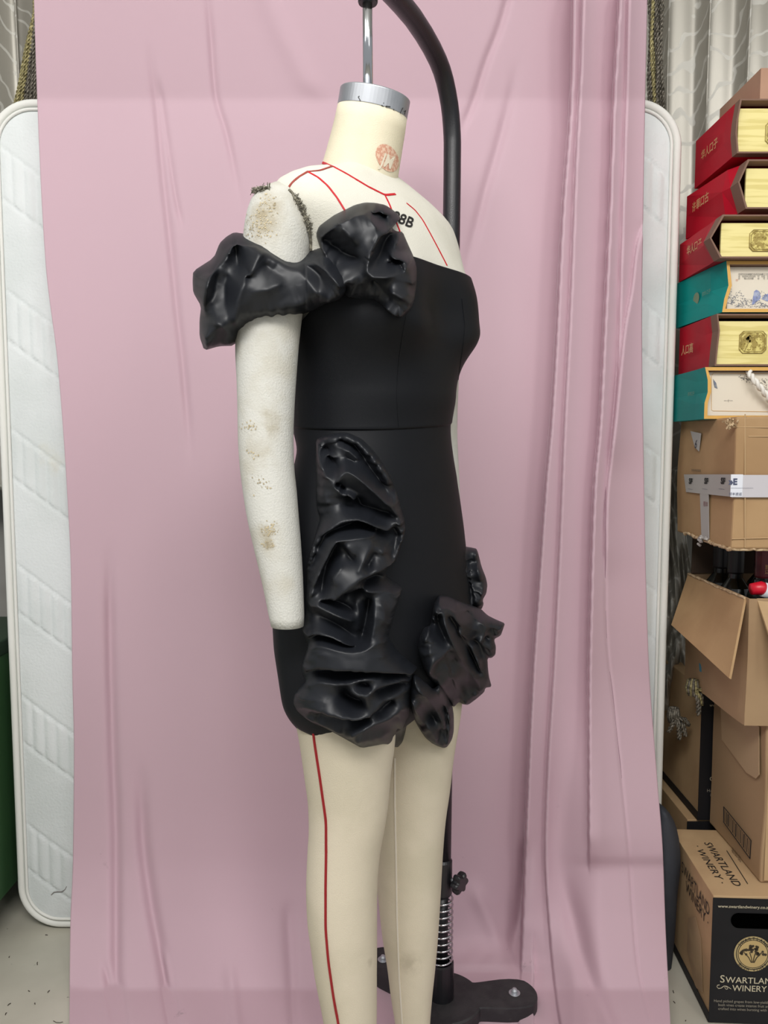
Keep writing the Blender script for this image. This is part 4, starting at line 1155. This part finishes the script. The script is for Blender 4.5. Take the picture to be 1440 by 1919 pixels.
pl.build('printed_foliage', INK2, gD)['kind'] = 'stuff'
def flat(pts, Y): return MB().add([P(x, y, Y) for x, y in pts], [tuple(range(len(pts)))])
flat([(1409, 572), (1412, 556), (1414, 546), (1418, 543), (1424, 546), (1427, 556), (1424, 562), (1418, 566), (1414, 570)], Yp).build('printed_rock', INKB, gD)
flat([(1428, 560), (1434, 552), (1439, 551), (1444, 546), (1450, 552), (1452, 566), (1436, 564)], Yp).build('printed_rock', INKB, gD)
for k in range(17):
    s = ''.join(random.choice('山水云月风花竹石江春') for _ in range(random.choice((1, 2, 3, 3))))
    text_on('printed_script', '\n'.join(s), ffn(1384 + k * 3.6, 515.5, Yp), .0042, INKG, gD)
text_on('printed_seal', '印', ffn(1379, 527, Yp), .005, mat('red_seal_ink', rgb(210, 140, 110), .7), gD)
Yp = YG + .0134
fan = MB()
for k in range(7):
    q = [P(1337 + .35 * i * (1 + .1 * k) + k * .9, 710 + 2.4 * i + k * 1.2 - .1 * i * i * .5, Yp) for i in range(9 - k // 2)]
    fan.tube(q, .0004, 4)
fan.build('printed_fan', INK2, gF)
text_on('printed_script', '一十一', ffn(1357, 753, Yp), .006, INKG, gF)
sm = MB()
for k in range(130):
    t_ = rng.uniform(); x = 1386 + 54 * t_; y = 706 + 26 * t_ * rng.uniform(.2, 1) + rng.normal() * 2; p = P(x, y, Yp); sm.tube([p, p + Vector((rng.uniform(-.003, .003), 0, rng.uniform(-.0015, .002)))], .00035, 4)
sm.build('printed_foliage', INKG, gF)['kind'] = 'stuff'
fr_ = MB().tube([P(1335, 703, Yp), P(1338, 699, Yp), P(1460, 700, Yp)], .0004, 4).tube([P(1334, 704, Yp), P(1334, 768, Yp), P(1337, 770, Yp), P(1460, 772, Yp)], .0004, 4)
fr_.build('printed_border', GOLDE, gF)
rp = MB(); rope(rp, [P(1404, 694, YG + .01), P(1408, 704, YG - .006), P(1420, 720, YG - .012), P(1438, 742, YG - .008), P(1452, 764, YG + .0)], .0058, .016, 8)
rp.build('rope_handle', mat('white_rope', rgb(232, 228, 220), .7), gF, smooth=True)

# small box on top
sb = thing('small_box', 'small pinkish brown box on top of the red gift boxes', 'box', (.9, 1.7, zA1))
xk = P(1427, 128, 1.60).x
m = MB(); zk = zof(127, 1.60)
m.add([(xk, 1.60, zA1 + .001), (xk, 1.60, zk), (1.02, 1.60, zk + .003), (1.02, 1.60, zA1 + .001), (xk - .0, 1.79, zA1 + .001), (xk, 1.79, zk), (1.02, 1.79, zk), (1.02, 1.79, zA1 + .001)],
      [(0, 3, 2, 1), (0, 1, 5, 4), (1, 2, 6, 5), (2, 3, 7, 6), (4, 5, 6, 7), (0, 4, 7, 3)])
m.build('body', mat('pinkish_cardboard', rgb(178, 140, 116), .8, col2=rgb(168, 130, 108), nscale=7), sb, bevel=.001)
MB().prism([(xk + .002, zk), (1.0, zk), (1.0, zk + .004), (xk + .04, zk + .006)], 1.61, 1.78).build('lid', mat('dark_lid', rgb(70, 74, 64), .7), sb)

# ------------------------------------------------------------------ cartons
def side_piece(poly, X, m, name, par, th=.003, Yoff=0):
    # poly of (px,py) seen on the plane x = X
    q = []
    for px, py in poly:
        r = ray(px, py); q.append(Vector((0, 0, CAMH)) + r * (X / r.x))
    n = len(q); v = q + [p + Vector((-th, 0, 0)) for p in q]
    f = [tuple(range(n)), tuple(range(2 * n - 1, n - 1, -1))] + [(i, i + n, (i + 1) % n + n, (i + 1) % n) for i in range(n)]
    o = MB().add(v, f).build(name, m, par); return o
def crumple_box(name, x0, x1, y0, y1, z0, z1, m, par, amp=.003, seed=1, nseg=14, bev=.004, open_top=False):
    r = np.random.RandomState(seed); ph = r.uniform(0, 6, 12)
    def wob(p):
        x, y, z = p
        return Vector((x + amp * math.sin(z * 23 + ph[0]) * math.sin(y * 17 + ph[1]) , y + amp * math.sin(x * 21 + ph[2] + z * 9) * math.sin(z * 19 + ph[3]), z + amp * .6 * math.sin(x * 25 + ph[4]) * math.sin(y * 14 + ph[5])))
    v = []; f = []
    def grid(o, a, b_):
        n0 = len(v)
        for i in range(nseg + 1):
            for j in range(nseg + 1): v.append(wob(Vector(o) + Vector(a) * (i / nseg) + Vector(b_) * (j / nseg)))
        for i in range(nseg):
            for j in range(nseg): k = n0 + i * (nseg + 1) + j; f.append((k, k + nseg + 1, k + nseg + 2, k + 1))
    dx, dy, dz = x1 - x0, y1 - y0, z1 - z0
    grid((x0, y0, z0), (dx, 0, 0), (0, 0, dz)); grid((x0, y0, z0), (0, 0, dz), (0, dy, 0)); grid((x1, y0, z0), (0, dy, 0), (0, 0, dz)); grid((x0, y1, z0), (0, 0, dz), (dx, 0, 0))
    grid((x0, y0, z0), (0, dy, 0), (dx, 0, 0))
    if not open_top: grid((x0, y0, z1), (dx, 0, 0), (0, dy, 0))
    o = mesh_obj(name, v, f, m, smooth=False)
    w = o.modifiers.new('weld', 'WELD'); w.merge_threshold = .0004
    if open_top: s = o.modifiers.new('solid', 'SOLIDIFY'); s.thickness = .004; s.offset = 1
    else: b_ = o.modifiers.new('bevel', 'BEVEL'); b_.width = bev; b_.segments = 2; b_.angle_limit = math.radians(50)
    put(o, par); return o
# G: taped carton
tg = thing('carton', 'brown cardboard carton with white courier tape below the gift boxes', 'carton', (.85, 1.62, .93))
zG0, zG1 = zof(1029, 1.50), zof(776, 1.50)
XG = .657
crumple_box('body', XG, 1.02, 1.50, 1.79, zG0, zG1 - .004, CARD, tg, .0025, 4)
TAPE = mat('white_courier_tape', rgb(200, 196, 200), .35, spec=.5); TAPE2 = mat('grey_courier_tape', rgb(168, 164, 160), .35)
def fr_rect(px0, py0, px1, py1, Y, m, name, par, th=.0012):
    a = P(px0, py1, Y); b_ = P(px1, py0, Y); return MB().box((a.x, Y - th, a.z), (b_.x, Y, b_.z)).build(name, m, par)
fr_rect(1371, 890, 1480, 932, 1.497, TAPE, 'front_tape', tg)
side_piece([(1283, 889), (1371, 889), (1371, 931), (1287, 922)], XG - .0035, TAPE2, 'side_tape', tg, .001)
side_piece([(1313, 925), (1329, 926), (1330, 1010), (1316, 1006)], XG - .0030, TAPE2, 'side_tape', tg, .001)
fr_rect(1369, 889, 1393, 931, 1.4955, mat('white_label', rgb(226, 228, 236), .5), 'label', tg, .0006)
NV = mat('navy_print', rgb(72, 78, 104), .6)
text_on('label_print', '»E', ffn(1366, 908, 1.4945), .016, NV, tg, bold=.0006)
text_on('label_print', '顺丰速运', ffn(1366, 928, 1.4945), .0062, NV, tg)
text_on('label_print', '———————', ffn(1370, 916, 1.4945), .006, NV, tg)
for px in (1352, 1321, 1292): text_on('label_print', 'SF', lfn(px, XG - .0048, 906), .016, M['ink'], tg, bold=.0008, sx=1.3)
for px in (1348, 1317, 1290): text_on('label_print', '———', lfn(px, XG - .0048, 918), .009, NV, tg)
text_on('label_print', '顺丰', lfn(1319, XG - .0043, 948), .012, mat('red_print', rgb(130, 70, 76), .6), tg)
text_on('side_print', '≡≡≡≡≡≡≡≡≡', lfn(1297, XG - .0035, 884), .010, M['ink'], tg)
text_on('side_number', '6', lfn(1302, XG - .0035, 840), .026, mat('blue_pen', rgb(52, 50, 70), .6), tg, shear=.3)
side_piece([(1295, 808), (1315, 812), (1311, 846), (1303, 838)], XG - .003, TAPE2, 'side_tape', tg, .0006)
te = MB()     # torn lower edge
q = []
for k in range(30):
    t = k / 29; x, y = 1282 + (1371 - 1282) * t, 998 + (1031 - 998) * t
    r = ray(x, y + rng.uniform(-1.5, 1.5)); q.append(Vector((0, 0, CAMH)) + r * ((XG - .002) / r.x))
te.tube(q, [rng.uniform(.002, .0045) for _ in q], 7)
te.tube([P(1371 + 6 * k, 1030 + rng.uniform(-1, 1), 1.498) for k in range(14)], .0022, 6)
te.build('torn_edge', CEDGE, tg)
kn = MB()
for k in range(16):
    r = ray(1318 + rng.normal() * 5, 1011 + rng.normal() * 4); c = Vector((0, 0, CAMH)) + r * ((XG - .006) / r.x); kn.tube([c, c + Vector((rng.uniform(-.004, .004), rng.uniform(-.01, .01), rng.uniform(-.006, .006)))], .0028, 6)
kn.build('crumpled_tape', TAPE2, tg)
for pz in ((1397, 776, 1397, 1026), (1372, 800, 1440, 801), (1403, 818, 1440, 818), (1372, 1010, 1440, 1008)):
    MB().tube([P(pz[0], pz[1], 1.4985), P(pz[2], pz[3], 1.4985)], .0012, 5).build('crease', CARD2, tg)
sc_ = MB()
for k in range(26):
    c = P(1368 + rng.normal() * 5, 786 + abs(rng.normal()) * 8, 1.498); sc_.tube([c, c + Vector((rng.uniform(-.006, .006), rng.uniform(-.006, .001), rng.uniform(-.010, .004)))], .0016, 5)
sc_.build('torn_corner', CEDGE, tg)

# H: open carton of wine
th_ = thing('open_carton', 'open cardboard carton with its flap folded out and wine bottles inside', 'carton', (.88, 1.63, .59))
zH0 = zof(1357, 1.495); zH1 = zof(1122, 1.495)
XH = .693
bx = crumple_box('body', XH, 1.06, 1.495, 1.80, zH0, zH1, CARDG, th_, .002, 9, open_top=True)
def quad_board(pts, m, name, par, th=.004, n=10, bow=.004):
    # pts: 4 corners; a board with a slight bow
    a, b_, c, d = [Vector(p) for p in pts]; nn_ = (b_ - a).cross(d - a).normalized(); v = []; f = []
    for i in range(n + 1):
        for j in range(n + 1):
            u, w = i / n, j / n; p = (a * (1 - u) + b_ * u) * (1 - w) + (d * (1 - u) + c * u) * w
            v.append(p + nn_ * bow * math.sin(math.pi * u) * math.sin(math.pi * w))
    for i in range(n):
        for j in range(n): k = i * (n + 1) + j; f.append((k, k + n + 1, k + n + 2, k + 1))
    o = mesh_obj(name, v, f, m, smooth=False); s = o.modifiers.new('s', 'SOLIDIFY'); s.thickness = th; s.offset = 0; put(o, par); return o
r1 = ray(1288, 1048); A_ = Vector((0, 0, CAMH)) + r1 * ((XH - .002) / r1.x)
B_ = P(1409, 1120, 1.50)
quad_board([Vector((XH - .004, 1.79, zH1 - .002)), Vector((XH - .004, 1.505, zH1 - .002)), P(1369, 1272, 1.43), P(1260, 1172, 1.725)], CARD, 'side_flap', th_, .0045, 14, .006)
quad_board([Vector((XH + .012, 1.495, zH1)), Vector((1.05, 1.495, zH1)), Vector((1.05, 1.42, zH1 - .13)), Vector((XH + .03, 1.43, zH1 - .12))], CARD2, 'front_flap', th_, .004, 8, .003)
quad_board([Vector((XH + .004, 1.797, zH1)), Vector((1.055, 1.797, zH1)), Vector((1.055, 1.81, zH1 + .085)), Vector((XH + .01, 1.81, zH1 + .085))], mat('shade_coloured_board', rgb(70, 56, 44), .9), 'back_flap', th_, .004, 8, .003)  # back flap's dark brown stands in for the deep shade inside the carton
eg = MB()
r_ = [Vector((XH - .006, 1.79 - .285 * k / 20, zH1 - .001 + rng.uniform(-.0015, .0015))) for k in range(21)]
eg.tube(r_, [rng.uniform(.0018, .0034) for _ in r_], 6); eg.build('torn_edge', CEDGE, th_)
BL = mat('blue_print', rgb(64, 128, 150), .7)
side_piece([(1311, 1242), (1331, 1258), (1334, 1270), (1327, 1269), (1322, 1262), (1312, 1258)], XH - .0025, BL, 'blue_print', th_, .0006)
BG = mat('dark_bottle_glass', rgb(10, 16, 12), .18, spec=.6); CAPR = mat('dark_red_capsule', rgb(72, 18, 26), .35, .2, col2=rgb(92, 26, 32), nscale=30); REDC = mat('red_foil', rgb(206, 22, 46), .35)
def bottle(lab, x, y, z0, h, capm, r=.036, lbl=None):
    t = thing('wine_bottle', lab, 'wine bottle', (x, y, z0), 'wine bottles in the open carton')
    zs = [0, .004, h * .62, h * .70, h * .76, h * .98, h * .985, h]; rs = [r * .8, r, r, r * .8, .0145, .0135, .0155, .0155]
    MB().rings(vt(x, y, [z0 + a for a in zs], rs)).build('glass', BG, t, smooth=False)
    MB().rings(vt(x, y, [z0 + h * .79, z0 + h * .80, z0 + h * .985, z0 + h + .0015], [.0155, .0165, .0165, .0145])).build('capsule', capm, t, smooth=False)
    if lbl: MB().rings(vt(x, y, [z0 + h * .3, z0 + h * .62], [r + .0006, r + .0006]), False, False).build('paper_label', lbl, t)
    return t
WL = mat('white_bottle_label', rgb(222, 224, 230), .6)
hz = zG0 - zH0 - .006
bx1 = P(1432, 1060, 1.60)
b1 = bottle('wine bottle with dark red capsule under the taped carton', bx1.x, 1.60, zH0 + .005, hz, CAPR, .034)
MB().rings(vt(bx1.x, 1.60, [zof(1107, 1.60), zof(1086, 1.60)], [.0195, .0175])).build('shoulder', BG, b1)
text_on('gold_lettering', '珠\n江', ffn(1434, 1066, 1.582), .010, M['goldprint'], b1)
bx2 = P(1416, 1106, 1.525)
b2 = thing('wine_bottle', 'wine bottle lying low with bright red foil neck and white label', 'wine bottle', (bx2.x, 1.56, zH0), 'wine bottles in the open carton')
MB().tube([bx2 + Vector((-.008, .0, .002)), bx2 + Vector((.012, -.0, .004)), bx2 + Vector((.016, 0, .003))], [.011, .0135, .0125], 16).build('capsule', REDC, b2, smooth=True)
MB().tube([bx2 + Vector((.016, 0, .003)), bx2 + Vector((.04, .01, -.01)), bx2 + Vector((.08, .02, -.03)), bx2 + Vector((.11, .03, -.06)), bx2 + Vector((.2, .05, -.13))], [.012, .014, .024, .034, .034], 20).build('glass', BG, b2, smooth=True)
MB().tube([bx2 + Vector((.013, -.001, .002)), bx2 + Vector((.045, .008, -.008))], [.0140, .0165], 16).build('paper_label', WL, b2, smooth=True)
BCAP = mat('black_capsule', rgb(22, 20, 22), .4)
for k, (px, Y) in enumerate(((.742, 1.672), (.828, 1.735), (.742, 1.747))):
    bottle(('black-necked wine bottle nearest the folded flap', 'black-necked wine bottle at the back middle of the open carton', 'black-necked wine bottle in the far left corner of the open carton')[k], px, Y, zH0 + .005, hz - .004, BCAP, .036)

# I: carton with barcode
ti = thing('carton', 'plain brown carton with a barcode frame on its side, standing on the winery box', 'carton', (.9, 1.63, .26))
KZ = .2585
zI1 = zH0 - .003; XI = .742
crumple_box('body', XI, 1.06, 1.508, 1.76, KZ + .001, zI1, CARDG, ti, .0018, 12)
fr_rect(1432, 1360, 1480, 1650, 1.5065, CARD2, 'front_sheet', ti, .0008)
side_piece([(1352, 1326), (1424, 1362), (1424, 1452), (1418, 1459), (1400, 1448), (1354, 1386)], XI - .004, TAPE_B if 'TAPE_B' in globals() else mat('brown_parcel_tape', rgb(184, 156, 122), .4), 'tape_flap', ti, .001)
def lside(px, py, X):
    r = ray(px, py); return Vector((0, 0, CAMH)) + r * (X / r.x)
bf = MB(); XB = XI - .0032
c4 = [lside(1357, 1512, XB), lside(1408, 1575, XB), lside(1406, 1609, XB), lside(1357, 1541, XB)]
bf.tube(c4, .0011, 4, closed=True)
for k in range(1, 17):
    t = k / 17; a = c4[0].lerp(c4[1], t); b_ = c4[3].lerp(c4[2], t); bf.tube([a.lerp(b_, .12), a.lerp(b_, .88)], rng.choice([.0004, .0007, .001]), 4)
bf.build('barcode', M['ink'], ti)
text_on('side_print', '易碎品', lfn(1372, XI - .0032, 1596, 1.0), .015, mat('brown_print', rgb(96, 76, 56), .7), ti)

# winery boxes
BLK = mat('black_printed_board', rgb(24, 23, 26), .6, spec=.3, col2=rgb(30, 29, 32), nscale=5)
def winery(label, x0, x1, y0, y1, z0, z1, full=True, url=True):
    t = thing('wine_carton', label, 'carton', ((x0 + x1) / 2, (y0 + y1) / 2, z0))
    crumple_box('body', x0, x1, y0, y1, z0, z1, CARD2, t, .0008, 21, bev=.0015)
    MB().box((x0 - .001, y0 - .0025, z0 + .001), (x1, y0 - .0008, z1 - .004)).build('front_panel', BLK, t)
    MB().box((x0 - .0022, y0 - .002, z0 + .0012), (x0 - .0008, y1, z0 + .020)).build('dark_band', BLK, t)
    return t
KY = 1.468
tk = winery('black fronted wine carton with round vine emblem on the floor at the lower right', .632, .95, KY, 1.735, .001, KZ)
YK = KY - .0030
PR = mat('cream_ink', rgb(196, 186, 160), .6); PRD = mat('tan_ink', rgb(178, 158, 112), .6)
text_on('web_address', 'www.swartlandwinery.co.za', ffn(1346, 1700, YK), .0082, PR, tk, bold=.0001, sx=1.05)
# carrying slot
sl = [(1384 + 14 * math.cos(a), 1724 + 14 * math.sin(a)) for a in np.linspace(math.pi / 2, 3 * math.pi / 2, 12)] + [(1470, 1710), (1470, 1738)]
a = [P(x, y, YK - .0004) for x, y in sl]; MB().add(a + [p + Vector((0, .0006, 0)) for p in a], [tuple(range(len(a)))] + [(i, (i + 1) % len(a), (i + 1) % len(a) + len(a), i + len(a)) for i in range(len(a))]).build('carrying_slot', mat('slot_dark', rgb(2, 2, 2), 1.0, spec=0.0), tk)
text_on('brand_lettering', 'S', ffn(1349, 1840, YK), .0215, PR, tk, bold=.0001)
text_on('brand_lettering', 'WARTLAND', ffn(1359.5, 1840, YK), .0172, PR, tk, bold=.0001, sx=1.05)
text_on('brand_lettering', 'WINERY', ffn(1372, 1855, YK), .0172, PR, tk, bold=.0001, sx=1.0)
sw = MB().tube([P(x, y, YK - .0003) for x, y in [(1349, 1845), (1345, 1846), (1344, 1849), (1347, 1852), (1352, 1851), (1357, 1847), (1362, 1847), (1370, 1852)]], .0006, 5)
sw.tube([P(x, y, YK - .0003) for x, y in [(1358, 1849), (1361, 1853), (1364, 1852), (1363, 1849), (1360, 1848)]], .0005, 5); sw.build('flourish', PR, tk)
for k, s in enumerate(('Hand picked grapes from low-yielding', 'bush vines create intense fruit and', 'crafted into wines bursting with flavour')):
    text_on('small_print', s, ffn(1338 + 8 * (k > 0), 1877 + 7.2 * k, YK), .0078, mat('fine_print', rgb(150, 142, 128), .7) if k == 0 else bpy.data.materials['fine_print'], tk, sx=.92)
text_on('small_print', 'SOUTH AFRICA', ffn(1366, 1925, YK), .0135, PR, tk)
# emblem
ec = P(1410, 1785, YK); em = MB()
def annulus(r0, r1, m, name, dy):
    q = MB(); n = 64
    v = [ec + Vector((r0 * math.cos(2 * math.pi * i / n), -dy, r0 * math.sin(2 * math.pi * i / n))) for i in range(n)] + [ec + Vector((r1 * math.cos(2 * math.pi * i / n), -dy, r1 * math.sin(2 * math.pi * i / n))) for i in range(n)]
    q.add(v, [(i, (i + 1) % n, (i + 1) % n + n, i + n) for i in range(n)]); return q.build(name, m, tk)
ER = .0355
annulus(.0001, ER, PRD, 'round_emblem', .0003); annulus(ER * .86, ER * .90, BLK, 'emblem_ring', .0006); annulus(.0001, ER * .78, mat('emblem_tan', rgb(190, 164, 112), .6), 'emblem_field', .0007); annulus(ER * .77, ER * .80, BLK, 'emblem_ring', .0008)
vn = MB()
for k in range(34):
    a = rng.uniform(.1, math.pi - .1); r = ER * .68 * math.sqrt(rng.uniform(.1, 1)); c = ec + Vector((r * math.cos(a) * 1.0, -.0010, r * math.sin(a) * .85 - ER * .08)); disc(vn, c, rng.uniform(.0020, .0032), n=9)
for dx in (-.011, -.004, .003, .010): vn.tube([ec + Vector((dx * .25, -.001, -ER * .48)), ec + Vector((dx * .7, -.001, -ER * .2)), ec + Vector((dx * 1.6, -.001, ER * .1))], .0009, 5)
vn.build('vine_print', mat('brown_vine', rgb(66, 56, 40), .7), tk)
def arc_text(s, r, a0, a1, size, name, m, flip=False):
    for i, ch in enumerate(s):
        a = math.radians(a0 + (a1 - a0) * i / (len(s) - 1)); v, f = text_mesh(ch, size, align='CENTER'); rot = a - math.pi / 2 if not flip else a + math.pi / 2
        if not v: continue
        yield [(ec + Vector(((r * math.cos(a) + x * math.cos(rot) - y * math.sin(rot)), -.0011, r * math.sin(a) + x * math.sin(rot) + y * math.cos(rot)))) for x, y in v], f
for args in (('SWARTLAND', ER * .80, 145, 35, .0085, 'a', None), ('BUSH VINES', ER * .98, 222, 318, .0080, 'b', None, True)):
    am = MB()
    for v, f in arc_text(*args): am.add(v, f)
    am.build('emblem_lettering', M['ink'], tk)
# printing on top and side
def topfn(px, py):
    o = PZ(px, py, KZ + .0012); return lambda x, y: o + Vector((y, -x, 0))
text_on('top_lettering', 'SWARTLAND', topfn(1309, 1577), .0235, M['ink'], tk, fit=.172)
text_on('top_lettering', '· WINERY ·', topfn(1291, 1583), .0215, M['ink'], tk, fit=.150)
text_on('side_lettering', 'SWARTLAND', lfn(1270, .632 - .0012, 1632), .034, M['ink'], tk, fit=.168)
text_on('side_lettering', 'WINERY ·', lfn(1279, .632 - .0012, 1668), .032, M['ink'], tk, fit=.135)
MB().tube([PZ(1353, 1592, KZ + .001), PZ(1398, 1654, KZ + .001)], .0008, 5).build('top_crease', M['ink'], tk)
side_piece([(1284, 1720), (1300, 1718), (1312, 1760), (1316, 1860), (1300, 1850), (1282, 1780)], .632 - .001, mat('water_stain', rgb(164, 136, 104), .9, col2=rgb(180, 152, 116), nscale=14), 'side_stain', tk, .0004)
def spin(t, px_, py_, deg):
    a = math.radians(deg); dx, dy = t.location.x - px_, t.location.y - py_
    t.location = (px_ + dx * math.cos(a) - dy * math.sin(a), py_ + dx * math.sin(a) + dy * math.cos(a), t.location.z); t.rotation_euler.z = a
spin(tk, .632, KY, -3.0)
# rear boxes
tj = winery('black fronted wine carton wedged behind the barcode carton', .722, .98, 1.775, 2.02, KZ + .001, KZ + .31)
text_on('brand_lettering', 'SWARTLAND', ffn(1336, 1453, 1.775 - .003), .024, PR, tj)
text_on('flourish', 'C~', ffn(1330, 1463, 1.775 - .003), .014, PR, tj)
for k, s in enumerate(('Hand picked grapes', 'bush vines create', 'crafted into')): text_on('small_print', s, ffn(1325 + 6 * k, 1484 + 8 * k, 1.775 - .003), .010, bpy.data.materials['fine_print'], tj)
text_on('web_address', 'www.swartland', ffn(1330, 1324, 1.772), .010, PR, tj)
tl_ = winery('lowest rear wine carton, mostly hidden behind the emblem carton', .70, .98, 1.78, 2.03, .001, KZ)

# ------------------------------------------------------------------ dark bag and green cabinet
bgm = mat('dark_grey_nylon', rgb(52, 55, 62), .7, col2=rgb(44, 47, 54), nscale=12, bump=.3, bscale=80)
bag = []
for py, xl, xr in [(1508, 1232, 1240), (1522, 1226, 1256), (1545, 1220, 1267), (1590, 1218, 1275), (1640, 1219, 1273), (1670, 1220, 1268), (1700, 1222, 1268), (1750, 1222, 1264), (1800, 1224, 1257), (1850, 1228, 1250), (1872, 1232, 1244)]:
    a = P(xl, py, 1.650); b_ = P(xr, py, 1.650); c = (a + b_) / 2; w = (b_.x - a.x) / 2
    bag.append([c + Vector((w * math.cos(2 * math.pi * i / 32) * (1 + .05 * math.sin(i * 1.3 + py)), .030 * math.sin(2 * math.pi * i / 32), 0)) for i in range(32)])
o = MB().rings(bag[::-1]).build('stuffed_bag', bgm, smooth=True, sub=1); tag(o, 'dark grey stuffed bag squeezed between the pink cloth and the wine carton', 'bag')
gc = thing('green_cabinet', 'dark green metal cabinet at the left edge beside the mattress', 'cabinet', (-1.15, 1.75, 0))
GR = mat('green_paint', rgb(58, 96, 58), .5, col2=rgb(50, 86, 52), nscale=3)
MB().box((-1.5, 1.35, .085), (-.872, 2.05, .66)).build('body', GR, gc, bevel=.004)
MB().box((-1.5, 1.345, .64), (-.870, 2.05, .675)).build('top_board', mat('dark_green_edge', rgb(40, 62, 44), .5), gc, bevel=.003)
for x, y in ((-.89, 1.40), (-.89, 2.0), (-1.46, 1.40), (-1.46, 2.0)): MB().box((x - .02, y - .02, .001), (x + .02, y + .02, .09)).build('foot', BP, gc)
# scraps on the floor
deb = mat('dark_scrap', rgb(66, 58, 48), .8)
db = MB()
for px, py in [(66, 1882), (56, 1858), (20, 1880), (93, 1856), (18, 1792), (85, 1752), (10, 1902), (70, 1808), (1262, 1856), (1286, 1912), (1266, 1880)]:
    p = PZ(px, py, .001); a = rng.uniform(0, 6); d = Vector((math.cos(a), math.sin(a), 0)) * rng.uniform(.002, .006); db.tube([p, p + d + Vector((0, 0, .001)), p + d * 1.6 + Vector((.001, .001, 0))], .0008, 5)
db.tube([PZ(100, 1913, .001), PZ(105, 1916, .001), PZ(112, 1916.5, .001), PZ(118, 1915, .001)], .0006, 5)
tag(db.build('floor_scraps', deb), 'tiny dark scraps and threads scattered on the floor', 'scraps', kind='stuff')
hr = MB()
c = [P(x, y, MYF - .0135) for x, y in [(96, 1677), (101, 1672), (108, 1671), (116, 1671), (122, 1667), (125, 1661)]]
hr.tube(c, .0010, 6); hr.build('loose_thread', mat('grey_thread', rgb(130, 124, 122), .9), mt)
